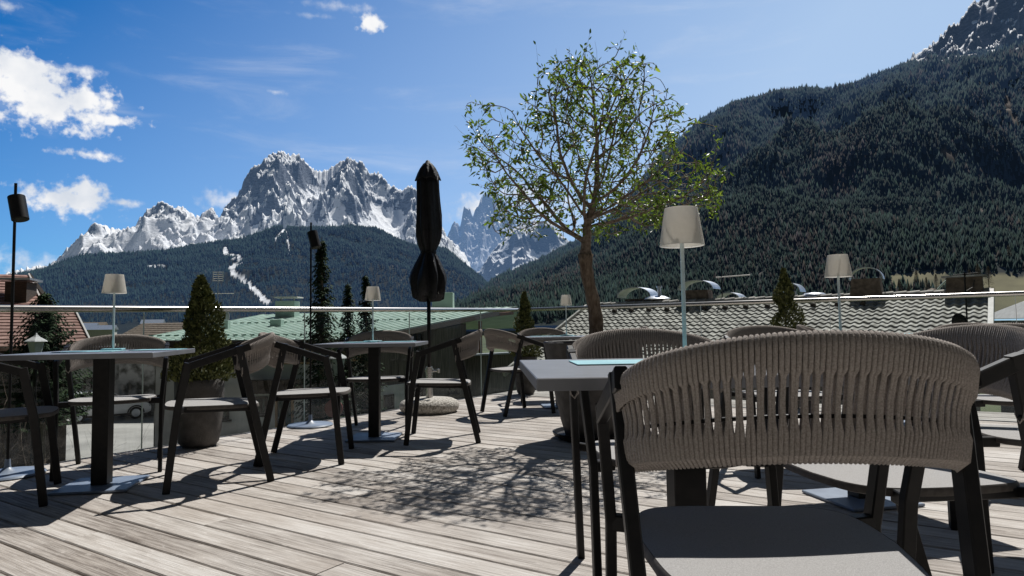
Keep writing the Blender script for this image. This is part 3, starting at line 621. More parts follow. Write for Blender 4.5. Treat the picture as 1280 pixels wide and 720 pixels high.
for i, (p, lab) in enumerate(LP):
    if i == 0: l0 = thing('table_lamp', (p[0], p[1], TZ+.004), lab, 'lamp', 0, 'slim cordless lamps on the terrace tables'); lamp_parts(l0)
    else: dup(l0, (p[0], p[1], TZ+.004), R(20*i), lab)
# flat menu boards
for j, (x, y, a, sx_, sy_, lab) in enumerate([(.40,1.93,2,.46,.21,'pale blue menu board flat on the nearest table beside its lamp foot'),(-2.40,3.83,12,.30,.24,'blue menu board under the lamp on the leftmost table'),(-2.10,4.0,10,.26,.2,'blue menu board at the right end of the leftmost table'),
      (-1.22,5.46,0,.26,.2,'blue menu board left of the lamp on the second table'),(-.93,5.5,0,.26,.2,'blue menu board at the right end of the second table'),(.45,7.45,6,.5,.22,'blue menu board on the far corner table'),(3.36,5.85,4,.5,.2,'blue menu board on the far right table'),(1.55,3.5,12,.3,.2,'blue menu board on the table behind the foreground chair')]):
    mb = MB(); mb.box((0,0,.002), (sx_,sy_,.003), bev=.0008); o = mb.build('menu_board', M['mat']); o.location = (x, y, TZ); o.rotation_euler.z = R(a); tag(o, lab, 'menu', 'blue menu boards on the tables')

# ------------------------------------------------------------------ balustrade
def balustrade(name, p, q, z0, z1, joints, label):
    root = thing(name, (0,0,0), label, 'railing', 0, 'glass balustrades round the terrace')
    P, Q = Vector(p), Vector(q); d = (Q-P).normalized(); mb = MB()
    mb.tube([(P.x,P.y,z0),(Q.x,Q.y,z1)], .024, 16); mb.build('handrail', M['steel'], root, smooth=True, auto=60)
    rz = math.atan2(d.y, d.x); Lg = (Q-P).length; js = [0]+joints+[Lg]
    for a, b in zip(js[:-1], js[1:]):
        m = P+d*((a+b)/2); zt = z0+(z1-z0)*((a+b)/2)/Lg-.02; mb = MB(); w_ = (b-a)-.012; h_ = zt+.25
        mb.face([(-w_/2,0,-.25),(w_/2,0,-.25),(w_/2,0,zt),(-w_/2,0,zt)]); g = mb.build('glass_panel', M['glass'], root); g.location = (m.x, m.y, 0); g.rotation_euler.z = rz
        mb = MB(); mb.box((0,0,(zt-.25)/2), (.005,.012,zt+.25)); e = mb.build('joint', M['lampwhite'], g); e.location = (w_/2+.005,0,0)
lp = lambda b: deck_pt(-5.125, b)[:2]; rp = lambda a: deck_pt(a, 7.885)[:2]
balustrade('glass_balustrade', lp(-1.5), lp(7.9), .985, 1.10, [1.2, 2.7, 4.2, 5.7, 7.15, 8.5], 'glass balustrade with steel handrail running along the left side to the corner')
balustrade('glass_balustrade', rp(-5.14), rp(7.5), 1.10, 1.12, [1.25, 2.6, 4.0, 5.6, 7.2, 8.8, 10.4, 11.8], 'glass balustrade with steel handrail in front of the tiled roof on the right')

# ------------------------------------------------------------------ floor lamps
def floor_lamp(x, y, h, lean, label, az_):
    root = thing('floor_spotlight', (x, y, .001), label, 'lamp', az_, 'black pole spotlights by the glass')
    mb = MB()
    mb.lathe([(.0,.0),(.19,.0),(.20,.008),(.19,.018),(.05,.022),(.018,.05),(.014,.10)], n=28, cap=False); mb.build('base', M['plate'], root, smooth=True, auto=40)
    mb = MB(); mb.tube([(0,0,.03),(0,0,h)], .0085, 8); mb.build('pole', M['frame'], root, smooth=True, auto=60)
    mb = MB(); c = Vector((.035, -.02, h-.16)); ax = Vector((.28, -.12, -.95)).normalized(); mb.tube([c-ax*.075, c+ax*.078], .047, 20); mb.tube([c+ax*.0785, c+ax*.0795], .036, 20)
    mb.build('spotlight_head', M['frame'], root, smooth=True, auto=50)
floor_lamp(-3.09, 4.15, 1.80, 0, 'black pole spotlight at the far left edge of the terrace', 0)
floor_lamp(-1.83, 6.10, 1.84, 0, 'black pole spotlight beside the spruces, behind the second table', 0)

# ------------------------------------------------------------------ parasol
ux, uy = -.87, 7.0
root = thing('closed_parasol', (ux, uy, 0), 'black closed parasol tied at the waist, standing in a round concrete foot', 'parasol')
mb = MB(); mb.tube([(0,0,.40),(0,0,1.3)], .02, 12); mb.build('pole', M['frame'], root, smooth=True)
mb = MB(); rows = []; nn_ = 96
prof_ = [(1.165,.035),(1.17,.11),(1.19,.145),(1.26,.160),(1.33,.172),(1.40,.172),(1.47,.150),(1.54,.122),(1.60,.096),(1.645,.076),(1.665,.074),(1.69,.085),(1.74,.105),(1.82,.125),(1.92,.130),(2.05,.124),(2.2,.114),(2.35,.108),(2.45,.104)]
for z, r_ in prof_:
    row = []
    for k in range(nn_):
        a = 2*math.pi*k/nn_; amp = .22 if z > 1.7 else (.12 if z > 1.62 else .34)
        q = 1+amp*(abs(math.sin(4*a+.6*math.sin(z*3)))-.55)+.07*math.sin(11*a+z*5)+.05*math.sin(3*a-z*9)
        zz_ = z-(.03*math.sin(5*a+1) if z < 1.25 else 0); row.append((r_*q*math.cos(a), r_*q*math.sin(a), zz_))
    rows.append(row)
mb.grid(rows, True, True); can = mb.build('canopy', M['black'], root, smooth=True)
mb = MB(); rows = []
for z, r_ in [(2.42,.122),(2.425,.128),(2.45,.120),(2.50,.098),(2.55,.074),(2.59,.05),(2.605,.028),(2.625,.02),(2.632,.004)]:
    rows.append([(r_*(1+(.10*math.cos(8*k*2*math.pi/48) if z < 2.56 else 0))*math.cos(2*math.pi*k/48), r_*(1+(.10*math.cos(8*k*2*math.pi/48) if z < 2.56 else 0))*math.sin(2*math.pi*k/48), z-(.012*math.cos(8*k*2*math.pi/48) if z < 2.46 else 0)) for k in range(48)])
mb.grid(rows, True, True); mb.build('cap', M['black'], can, smooth=True)
mb = MB(); mb.tube([(.078*math.cos(k*.3), .078*math.sin(k*.3), 1.655+.004*math.sin(k)) for k in range(21)], .009, 6, closed=True); mb.build('strap', M['frame'], can)
mb = MB(); 
for k in range(8):
    a = k*math.pi/4+.2; mb.tube([(.13*math.cos(a), .13*math.sin(a), 1.21), (.13*math.cos(a), .13*math.sin(a), 1.235)], .008, 8)
mb.build('rib_tips', M['steel'], can)
root = thing('parasol_foot', (ux, uy, .001), 'round pebble concrete parasol foot with a grey steel tube', 'parasol base')
mb = MB(); mb.lathe([(.0,0),(.27,0),(.30,.03),(.31,.07),(.29,.11),(.24,.135),(.15,.145),(0,.148)], n=48, cap=False); mb.build('slab', M['concrete'], root, smooth=True)
mb = MB(); mb.tube([(0,0,.14),(0,0,.46)], .036, 16); mb.build('tube', M['steel'], root, smooth=True, auto=50)
mb = MB(); mb.tube([(0,0,.40),(0,0,.44)], .046, 16); mb.tube([(.03,-.02,.42),(.10,-.04,.42)], .01, 8); mb.tube([(.10,-.04,.40),(.10,-.04,.44)], .018, 8); mb.build('clamp', M['steel'], root, smooth=True, auto=50)

# ------------------------------------------------------------------ planters and cone shrubs
def planter(x, y, rt, rb, h, label):
    root = thing('planter_pot', (x, y, .001), label, 'planter', 0)
    mb = MB(); mb.lathe([(0,.004),(rb*.86,.004),(rb,.03),(rb*1.05+.01,.12),((rt+rb)/2+.012,h*.5),(rt*.99,h*.85),(rt,h-.01),(rt-.008,h),(rt-.025,h),(rt-.03,h-.05)], n=48, cap=False); mb.build('pot', M['pot'], root, smooth=True, auto=50)
    mb = MB(); mb.lathe([(rt-.028,h-.05),(rt*.5,h-.035),(.001,h-.03)], n=32, cap=False); mb.build('soil', M['soil'], root, smooth=True)
    return root
def cone_shrub(x, y, z0, z1, rad, n, label, seed):
    rg = random.Random(seed); root = thing('cone_shrub', (x, y, z0), label, 'shrub', 0, 'small cone shaped evergreens in pots on the terrace'); hh = z1-z0
    mb = MB(); mb.tube([(0,0,-.04),(0,0,hh*.85)], [.014,.004], 6)
    for k in range(26):
        z = hh*(.05+.85*k/26); a = k*2.4; rr = rad*.75*(1-z/hh)**.8; mb.tube([(0,0,z),(rr*math.cos(a), rr*math.sin(a), z+.10*rr+.05)], [.005,.002], 4)
    mb.build('stem', M['bark'], root)
    mb = MB()
    def prof(u): return rad*min(1, (u/.13+.45))*(1-u)**.86+.010
    lob = [(rg.uniform(0, 6.28), rg.uniform(.1,.95), rg.uniform(-.5,.5)) for _ in range(40)]
    for i in range(n):
        u = rg.random()**1.25; a = rg.uniform(0, 6.283); bump = sum(w_*math.exp(-((u-uu)/.09)**2-((math.sin((a-aa)/2))/.32)**2) for aa, uu, w_ in lob)
        rr = prof(u)*(1+bump)*(1+.10*math.sin(u*37+3*a)*(1-u))*(1.08-.62*rg.random()**1.6); c = Vector((rr*math.cos(a), rr*math.sin(a), u*hh+rg.gauss(0, .008)))
        out = Vector((math.cos(a), math.sin(a), 1.3)).normalized(); out = (out+Vector((rg.gauss(0,.45), rg.gauss(0,.45), rg.gauss(0,.35)))).normalized()
        sd_ = out.cross(Vector((rg.gauss(0,1), rg.gauss(0,1), rg.gauss(0,1)))).normalized(); l = rg.uniform(.016,.034); w_ = l*.30
        mb.quad(c-out*l*.4, c+sd_*w_, c+out*l*.8, c-sd_*w_)
    mb.build('foliage', M['thuja'], root)
planter(-2.38, 5.13, .175, .14, .50, 'dark tall pot of the leftmost cone shrub, next to the glass')
cone_shrub(-2.38, 5.13, .47, 1.275, .24, 9500, 'largest cone shrub, left of the green roof, in its dark pot', 1)
planter(.16, 8.70, .15, .115, .48, 'dark pot of the corner shrub behind the far table')
cone_shrub(.16, 8.70, .45, 1.31, .17, 6500, 'slim cone shrub at the corner of the balustrade', 2)
planter(2.80, 6.90, .16, .12, .48, 'dark pot of the middle cone shrub, hidden behind chairs')
cone_shrub(2.80, 6.90, .45, 1.415, .19, 7000, 'cone shrub standing before the tiled roof between two chairs', 3)

# ------------------------------------------------------------------ big pot and olive-like tree
TX, TY = .62, 5.22
root = thing('planter_pot', (TX, TY, .001), 'very large tapered grey pot holding the olive tree, on a dark saucer', 'planter')
mb = MB(); mb.lathe([(0,.012),(.20,.012),(.225,.03),(.26,.15),(.325,.45),(.375,.70),(.385,.735),(.375,.745),(.355,.74),(.345,.68)], n=64, cap=False); mb.build('pot', M['pot'], root, smooth=True, auto=50)
mb = MB(); mb.lathe([(0,.004),(.27,.004),(.315,.03),(.325,.055),(.31,.055),(.295,.03),(0,.011)], n=56, cap=False); mb.build('saucer', M['frame'], root, smooth=True, auto=50)
mb = MB(); mb.lathe([(.35,.69),(.2,.70),(.001,.705)], n=40, cap=False); mb.build('soil', M['soil'], root, smooth=True)

def make_tree():
    rg = np.random.default_rng(21)
    root = thing('olive_tree', (TX, TY, .70), 'slender leafy tree with a brown trunk growing from the large pot', 'tree')
    base = np.array([0.02, 0, 0.]); fork = np.array([-.025, 0, .72])
    C = np.array([.02, 0, 1.43])      # crown centre, relative to the soil
    at_ = []
    while len(at_) < 1900:
        p = rg.uniform(-1, 1, 3); r = np.linalg.norm(p)
        if r > 1 or r < .25: continue
        if rg.random() > .35+.65*r: continue
        lb = 1+.34*perlin(np.array([math.atan2(p[2], p[0])*1.9+4]), np.array([p[1]*1.2+2]))[0]; q = np.array([p[0]*.86*lb, p[1]*.80*lb, p[2]*.76*lb])
        q[:2] *= 1-.30*max(0, p[2])**1.3+.04; q[2] *= 1.06 if p[2] > 0 else .98
        q = C+q; az_ = math.atan2(p[1], p[0])
        if q[2] < .86+.08*math.hypot(q[0], q[1]): continue
        if perlin(np.array([q[0]*2.3+9]), np.array([q[2]*2.3+q[1]*1.7]))[0] < -.06: continue
        at_.append(q)
    for _ in range(80): at_.append(C+np.array([rg.uniform(.65, 1.0), rg.uniform(-.3, .3), rg.uniform(-.42, -.08)]))     # low sprays to the right
    for _ in range(40): at_.append(C+np.array([rg.uniform(-.98, -.7), rg.uniform(-.3, .3), rg.uniform(.0, .45)]))
    for _ in range(26): at_.append(C+np.array([rg.uniform(-.2, .35), rg.uniform(-.3, .3), rg.uniform(.68, .86)]))
    at_ = np.array(at_)
    nodes = [base]; par = [-1]
    for k in range(1, 15):
        f = k/14; nodes.append(base*(1-f)+fork*f+np.array([.022*math.sin(f*5.2), .012*math.sin(f*4), 0])); par.append(k-1)
    step = .045; alive = np.ones(len(at_), bool)
    for it in range(70):
        Nn = np.array(nodes); A_ = at_[alive]
        if len(A_) == 0: break
        d = np.linalg.norm(A_[:, None]-Nn[None, 13:], axis=2); idx = d.argmin(1)+13; dm = d.min(1)
        grow = {}
        for a, i, dd in zip(A_, idx, dm):
            v = (a-Nn[i])/max(dd, 1e-6); grow.setdefault(i, []).append(v)
        kill = np.where(alive)[0][dm < .055]; alive[kill] = False
        for i, vs in grow.items():
            pd = Nn[i]-Nn[max(par[i],0)]; v = np.mean(vs, 0)+pd/max(np.linalg.norm(pd),1e-6)*.75+rg.normal(0, .07, 3); v[2] += .06; nv = np.linalg.norm(v)
            if nv < .05: continue
            q_ = Nn[i]+v/nv*step
            if np.min(np.linalg.norm(Nn-q_, axis=1)) < step*.62: continue
            nodes.append(q_); par.append(i)
        if len(nodes) > 9000: break
    nd = np.array(nodes); n = len(nd); kids = [[] for _ in range(n)]
    for i, p in enumerate(par):
        if p >= 0: kids[p].append(i)
    tips = [i for i in range(n) if not kids[i]]
    r = np.zeros(n)
    for i in range(n-1, -1, -1):
        if not kids[i]: r[i] = .0012
        else: r[i] = (sum(r[k]**2.35 for k in kids[i]))**(1/2.35)
    r *= .040/r[14]; r = np.maximum(r, .0009)
    for k in range(15): r[k] = .058-.009*min(1, k/9)+.010*math.exp(-k/1.6)+.010*math.exp(-((k-14)/1.6)**2)
    # split into trunk / branches chains
    mt = MB(); mbr = MB()
    def chain(s, start):
        c = [start] if start is not None else []; c.append(s); cur = s
        rest = []
        while kids[cur]:
            ks = sorted(kids[cur], key=lambda k: -r[k]); rest += [(k, cur) for k in ks[1:]]; cur = ks[0]; c.append(cur)
        return c, rest
    mt.tube([nd[k] for k in range(15)], [r[k]*(1+.06*math.sin(k*1.9)) for k in range(15)], 14)
    mt.build('trunk', M['bark'], root, smooth=True)
    stack = [(k, 14) for k in kids[14]]
    for k in range(8, 14): stack += [(q, k) for q in kids[k] if q != k+1]
    while stack:
        s, p = stack.pop(); c, rest = chain(s, p); stack += rest
        rr = [r[i] for i in c]; rr[0] = min(r[c[0]], r[c[1]]*1.35)
        mbr.tube([nd[i] for i in c], rr, 7 if rr[1] > .008 else (5 if rr[1] > .003 else 3), cap=False)
    # leaves: along fine twigs, in uneven clumps
    V = []; Fq = []; tint = []
    fine = [i for i in range(15, n) if r[i] < .0042]
    for i in fine:
        p = nd[i]; dirn = nd[i]-nd[par[i]]; dirn = dirn/max(np.linalg.norm(dirn), 1e-6)
        tip = not kids[i]; cl = perlin(np.array([p[0]*4.1+3]), np.array([p[2]*4.1+p[1]*3]))[0]
        rad_ = np.linalg.norm((p-C)/np.array([.86,.8,.74]))
        m_ = (rg.poisson(8.0) if tip else rg.poisson(1.7))
        m_ = int(m_*max(0, 1.0+2.2*cl)+rg.random()*.5) if rad_ > .35 else int(m_*.6)
        if tip and rg.random() < .40:      # a bare shoot past the crown
            e = p+(dirn+rg.normal(0, .2, 3)+np.array([0,0,.35]))*rg.uniform(.04, .17); mbr.tube([p, (p+e)/2+rg.normal(0,.004,3), e], [.0013,.001,.0007], 3, cap=False)
            for f in (.4, .75, 1): 
                if rg.random() < .6: add_leaf(V, Fq, tint, p*(1-f)+e*f, dirn, rg, cl)
        for _ in range(max(0, m_)): add_leaf(V, Fq, tint, p+rg.normal(0, .016, 3), dirn, rg, cl)
    mbr.build('branches', M['twig'], root, smooth=True)
    me = bpy.data.meshes.new('crown'); me.from_pydata(V, [], Fq); me.materials.append(M['leaf']); a = me.attributes.new('tint', 'FLOAT', 'FACE'); a.data.foreach_set('value', tint); me.update()
    o = bpy.data.objects.new('crown', me); col.objects.link(o); o.parent = root
    print('tree nodes', n, 'leaf faces', len(Fq))
def add_leaf(V, Fq, tint, p, dirn, rg, cl):
    d = dirn*.6+rg.normal(0, .65, 3)+np.array([0,0,-.12]); d /= max(np.linalg.norm(d), 1e-6); s = np.cross(d, rg.normal(0, 1, 3)); s /= max(np.linalg.norm(s), 1e-6); nr = np.cross(d, s)
    l = rg.uniform(.028, .056); w_ = l*rg.uniform(.15, .22); i = len(V); q = p+d*.004
    V.extend([tuple(q), tuple(q+d*l*.38+s*w_+nr*w_*.3), tuple(q+d*l), tuple(q+d*l*.38-s*w_+nr*w_*.3), tuple(q+d*l*.72+s*w_*.7+nr*w_*.1), tuple(q+d*l*.72-s*w_*.7+nr*w_*.1), tuple(q+d*l*.55)])
    Fq.extend([(i, i+1, i+4, i+6), (i+6, i+4, i+2), (i, i+6, i+5, i+3), (i+6, i+2, i+5)]); tv = float(np.clip(rg.beta(1.5, 1.9)+.25*cl, 0, 1)); tint.extend([tv]*4)
make_tree()

# ------------------------------------------------------------------ buildings
def V3(*a): return Vector(a)
def lerp(a, b, f): return a+(b-a)*f
def row_roof(mb, e0, e1, r1, r0, rows, step, thick=.12, closed_bottom=True):
    """e0,e1 eave corners, r0,r1 ridge corners; overlapping courses as real steps"""
    nrm = (e1-e0).cross(r0-e0).normalized()
    if nrm.z < 0: nrm = -nrm
    for i in range(rows):
        f0, f1 = i/rows, (i+1.12)/rows; f1 = min(f1, 1)
        a, b, c, d = lerp(e0, r0, f0), lerp(e1, r1, f0), lerp(e1, r1, f1), lerp(e0, r0, f1)
        mb.quad(a+nrm*step, b+nrm*step, c+nrm*.002, d+nrm*.002); mb.quad(a, b, b+nrm*step, a+nrm*step)
    mb.face([e0-nrm*thick, r0-nrm*thick, r1-nrm*thick, e1-nrm*thick])
    for a, b in ((e0, e1), (e1, r1), (r1, r0), (r0, e0)): mb.quad(a-nrm*thick, b-nrm*thick, b, a)
def wall(name, mat, parent, p, q, z0, z1a, z1b, th=.3):
    p, q = Vector((p[0], p[1], 0)), Vector((q[0], q[1], 0)); d = (q-p).normalized(); n = Vector((-d.y, d.x, 0))*th; mb = MB()
    A = [p+V3(0,0,z0), q+V3(0,0,z0), q+V3(0,0,z1b), p+V3(0,0,z1a)]; B = [a+n for a in A]; mb.grid([A, B], True, True); return mb.build(name, mat, parent)
def window(parent, p, q, f, z0, z1, w_, frame, bars=1, name='window', out=.03):
    """window set proud of the wall p->q at fraction f"""
    p, q = Vector((p[0], p[1], 0)), Vector((q[0], q[1], 0)); d = (q-p).normalized(); n = Vector((d.y, -d.x, 0)); c = lerp(p, q, f)+n*out; rz = math.atan2(d.y, d.x)
    def bx(mb, u, z, w2, h2, dep, o_): c2 = c+d*u+n*o_; mb.box((c2.x, c2.y, z), (w2, dep, h2), rz)
    mb = MB(); t_ = .08; zc = (z0+z1)/2; h = z1-z0
    for s_ in (-1, 1): bx(mb, s_*(w_/2-t_/2), zc, t_, h, .08, 0); bx(mb, 0, zc+s_*(h/2-t_/2), w_-2*t_, t_, .08, 0)
    for k in range(bars): bx(mb, -w_/2+w_*(k+1)/(bars+1), zc, .05, h-2*t_, .06, 0)
    bx(mb, 0, z0-.04, w_+.16, .06, .14, .03); o = mb.build(name, frame, parent)
    mb = MB(); bx(mb, 0, zc, w_-2*t_, h-2*t_, .02, -.015); mb.build('pane', M['glasswin'], o); return o

# --- green copper roofed house
root = thing('green_roof_house', (-6, 27, GZ), 'broad house with a pale green copper roof, timber siding and white base', 'house')
def G(p): return Vector(p)-Vector((-6, 27, GZ))
E1, E2, R2_, R1_ = V3(-12.43,22,.60), V3(-5.12,22,.55), V3(.22,32,1.83), V3(-11.82,32,1.62)
mb = MB(); th = .16; sh = Vector((-6,27,GZ))
nr_ = (E2-E1).cross(R1_-E1).normalized(); seg = 14
for f in range(seg):     # twisted roof sheet in strips
    for k in range(26):
        u0, u1 = k/26, (k+1)/26; a = lerp(lerp(E1, E2, u0), lerp(R1_, R2_, u0), f/seg); b = lerp(lerp(E1, E2, u1), lerp(R1_, R2_, u1), f/seg); c = lerp(lerp(E1, E2, u1), lerp(R1_, R2_, u1), (f+1)/seg); d = lerp(lerp(E1, E2, u0), lerp(R1_, R2_, u0), (f+1)/seg)
        mb.quad(a, b, c, d)
for a, b in ((E1, E2), (E2, R2_), (R2_, R1_), (R1_, E1)): mb.quad(a-V3(0,0,th), b-V3(0,0,th), b, a)
mb.face([E1-V3(0,0,th), R1_-V3(0,0,th), R2_-V3(0,0,th), E2-V3(0,0,th)])
Bk1, Bk2 = V3(-11.8,41,.6), V3(.3,41,.8); mb.quad(R1_, R2_, Bk2, Bk1)
mb.v = [tuple(Vector(v)-sh) for v in mb.v]; rf = mb.build('roof', M['copper'], root)
mb = MB()
for k in range(27):
    u = k/26; mb.bar(G(lerp(E1, E2, u)+V3(0,0,.02)), G(lerp(R1_, R2_, u)+V3(0,0,.02)), .03, .02, (1,0,0), .002)
mb.build('standing_seams', M['copper'], rf)
mb = MB()
for f in (.08, .50):
    a, b = lerp(E1, R1_, f), lerp(E2, R2_, f); L_ = (b-a).length; m_ = int(L_/.28)
    for k in range(m_):
        c = lerp(a, b, (k+.5)/m_)+V3(0,0,.06); mb.box(G(c), (.16,.03,.045))
mb.build('snow_guard', M['copper_dark'], rf)
mb = MB()
for a, b in ((E1, E2), (E2, R2_)): mb.bar(G(a+V3(0,-.03,-.13)), G(b+V3(0,-.03,-.13)), .2, .05, (0,1,0))
mb.build('fascia', M['wooddark'], rf)
for (x, y, zb, zt, wx) in [(-9.1,26,.85,1.28,.42),(-10.75,25.2,.8,1.26,.28),(-10.1,30.2,1.3,2.17,.85),(-3.2,31.2,1.6,2.5,.95)]:
    mb = MB(); mb.box(G((x, y, (zb+zt)/2)), (wx, wx*.9, zt-zb), bev=.01); mb.box(G((x, y, zb+.04)), (wx*1.25, wx*1.15, .1)); o = mb.build('chimney_box', M['copper'], rf)
    if wx == .85: mb = MB(); mb.box(G((x+.05, y, zt+.16)), (1.05,.9,.05)); mb.box(G((x-.3, y, zt+.07)), (.05,.05,.14)); mb.box(G((x+.3, y, zt+.07)), (.05,.05,.14)); mb.build('cover_slab', M['whiteboard'], o)
W1a, W1b = (-12.1,22.7), (-4.85,22.7)
wall('timber_wall', M['woodwall'], root, G((*W1a,0))[:2], G((*W1b,0))[:2], 3.72, 4.45, 4.45, .3)
wall('base_wall', M['stucco'], root, G((-12.05,22.78,0))[:2], G((-4.9,22.78,0))[:2], 0, 3.715, 3.715, .3)
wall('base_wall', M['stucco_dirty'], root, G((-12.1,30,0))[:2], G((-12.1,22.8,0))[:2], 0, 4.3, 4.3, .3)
p, q = G((-12.1,22.7,0))[:2], G((-4.85,22.7,0))[:2]
wb_p, wb_q = G((-12.05,22.78,0))[:2], G((-4.9,22.78,0))[:2]
window(root, wb_p, wb_q, .50, 2.05, 2.65, .42, M['wooddark'], 1); window(root, wb_p, wb_q, .61, .9, 2.75, .62, M['woodwall'], 1, 'door')
window(root, wb_p, wb_q, .30, 1.9, 2.6, .7, M['wooddark'], 2); window(root, wb_p, wb_q, .15, 1.9, 2.6, .7, M['wooddark'], 2); window(root, wb_p, wb_q, .87, 1.5, 2.2, .6, M['wooddark'], 1)
for f_ in (.16, .42, .68): window(root, p, q, f_, 3.86, 4.14, .5, M['wooddark'], 1)
mb = MB(); mb.box(G((-7.9,22.3,-.98)), (1.9,.6,.42)); 
for k in range(9): mb.box(G((-8.75+.21*k,21.98,-.98)), (.05,.03,.44))
mb.build('balcony', M['wooddark'], root)
ga, gb = (-4.75,22.8), (-1.93,27.95)
wall('gable_wall', M['woodgrey'], root, G((*ga,0))[:2], G((*gb,0))[:2], 1.9, 4.42, 5.05, .3)
g2a, g2b = (-4.68,22.75), (-1.90,27.85)
wall('base_wall', M['stucco'], root, G((*g2a,0))[:2], G((-3.9,24.2,0))[:2], 0, 2.9, 2.9, .3)
wall('gable_base', M['woodgrey'], root, G((-3.88,24.24,0))[:2], G((*g2b,0))[:2], 0, 1.895, 1.895, .3)
window(root, G((*ga,0))[:2], G((*gb,0))[:2], .42, 3.95, 4.75, .75, M['wooddark'], 1); window(root, G((*ga,0))[:2], G((*gb,0))[:2], .42, 2.2, 2.75, .7, M['wooddark'], 1)
window(root, G((*ga,0))[:2], G((*gb,0))[:2], .82, 2.25, 2.75, .5, M['wooddark'], 0)
window(root, G((*g2a,0))[:2], G((-3.9,24.2,0))[:2], .45, 2.1, 2.6, .5, M['wooddark'], 0)
wall('side_wing', M['woodgrey'], root, G((-1.9,28,0))[:2], G((.45,30.4,0))[:2], 0, 3.68, 3.68, 2.)
mb = MB(); mb.bar(G((-2.1,27.8,-.27)), G((.55,30.5,-.27)), .07, .5, (0,1,0)); mb.build('ledge', M['zinc'], root)
mb = MB(); mb.box(G((-1.42,29.5,.4)), (.16,.16,1.5)); mb.bar(G((-3.6,27,1.1)), G((.0,31.2,1.52)), .16, .14, (0,0,1)); mb.build('beam', M['woodorange'], root)

# --- red shingled houses at the left
def shingle_house(label, rr, fe, be, dirl, L_, rows, z0):
    rr, fe, be = Vector(rr), Vector(fe), Vector(be); d = Vector((dirl[0], dirl[1], 0)).normalized()*L_; o0 = Vector((rr.x, rr.y, GZ)); root = thing('shingle_house', o0, label, 'house', 0)
    mb = MB(); row_roof(mb, fe+d-o0, fe-o0, rr-o0, rr+d-o0, rows, .035, .1); row_roof(mb, be-o0, be+d-o0, rr+d-o0, rr-o0, rows, .035, .1)
    roof = mb.build('roof', M['shingle'], root)
    mb = MB(); o_ = -d.normalized()*.04; mb.bar(fe-o0+o_, rr-o0+o_, .16, .05, (1,0,0)); mb.build('verge', M['whiteboard'], roof)
    mb = MB(); mb.bar(rr-o0+o_, be-o0+o_, .18, .06, (1,0,0)); mb.build('verge', M['wooddark'], roof)
    i_ = d.normalized()*.5; dn = V3(0,0,-.22); f2 = lerp(fe, rr, .12)+i_-o0+dn; b2 = lerp(be, rr, .12)+i_-o0+dn; r2 = rr+i_-o0+dn; mb = MB()
    A = [Vector((f2.x, f2.y, 0)), Vector((b2.x, b2.y, 0)), b2, r2, f2]; B = [a+d*.9 for a in A]; mb.grid([A, B], True, True); wl = mb.build('wall', M['wooddark'], root)
    return root, o0, rr, fe, d
hs = shingle_house('large house with red brown shingles and a dormer at the left edge', (-18.78,26,3.14), (-15.2,22,1.39), (-20.6,30,2.1), (-.80,-.60), 11, 15, GZ)
root, o0, rr, fe, d = hs
mb = MB(); mb.box(Vector((-17.05,23.3,2.15))-o0, (.62,1.1,1.0), R(20)); dm = mb.build('dormer', M['wooddark'], root)
mb = MB(); mb.box(Vector((-17.05,23.2,2.73))-o0, (1.0,1.4,.07), R(20)); mb.build('dormer_roof', M['zinc'], dm)
wp = (Vector((-18.9,21.2,0))-o0)[:2]; wq = (Vector((-15.6,23.2,0))-o0)[:2]
hs2 = shingle_house('lower red shingled roof between the dark spruce and the handrail', (-14.99,23,1.60), (-12.4,19.8,.50), (-17.2,26,.6), (-.80,-.60), 7, 11, GZ)
# --- brown low roof behind the railing
o0 = Vector((-22, 42, GZ)); root = thing('brown_roof_shed', o0, 'low building with a plain brown roof between the red roof and the green roof', 'building')
mb = MB(); row_roof(mb, V3(-1.2,-3,4.45), V3(4.2,-3,4.45), V3(3.0,0,5.45), V3(-1.1,0,5.42), 8, .03); row_roof(mb, V3(3.4,3,4.4), V3(-2.2,3,4.4), V3(-1.1,0,5.42), V3(3.0,0,5.45), 8, .03); mb.build('roof', M['brickdark'], root)
mb = MB(); mb.box((1.3,0,2.2), (4.6,5.2,4.4)); wl = mb.build('wall', M['stucco_dirty'], root)
# --- stained annex wall behind the car
o0 = Vector((-24.6, 44, GZ)); root = thing('stained_annex', o0, 'stained white rendered outbuilding with dark climbing plants behind the parked car', 'building')
mb = MB(); mb.box((1.5,0,1.9), (9,4,3.8)); mb.build('wall', M['stucco_dirty'], root); mb = MB(); mb.box((1.5,-.3,3.9), (9.8,5.4,.16)); mb.build('roof', M['wooddark'], root)
for x in (-1.6, 1.2, 3.8): window(root, (-3,-2.), (6,-2.), (x+3)/9, .1 if x == 1.2 else .9, 2.1, .9, M['wooddark'], 1, 'door' if x == 1.2 else 'window')

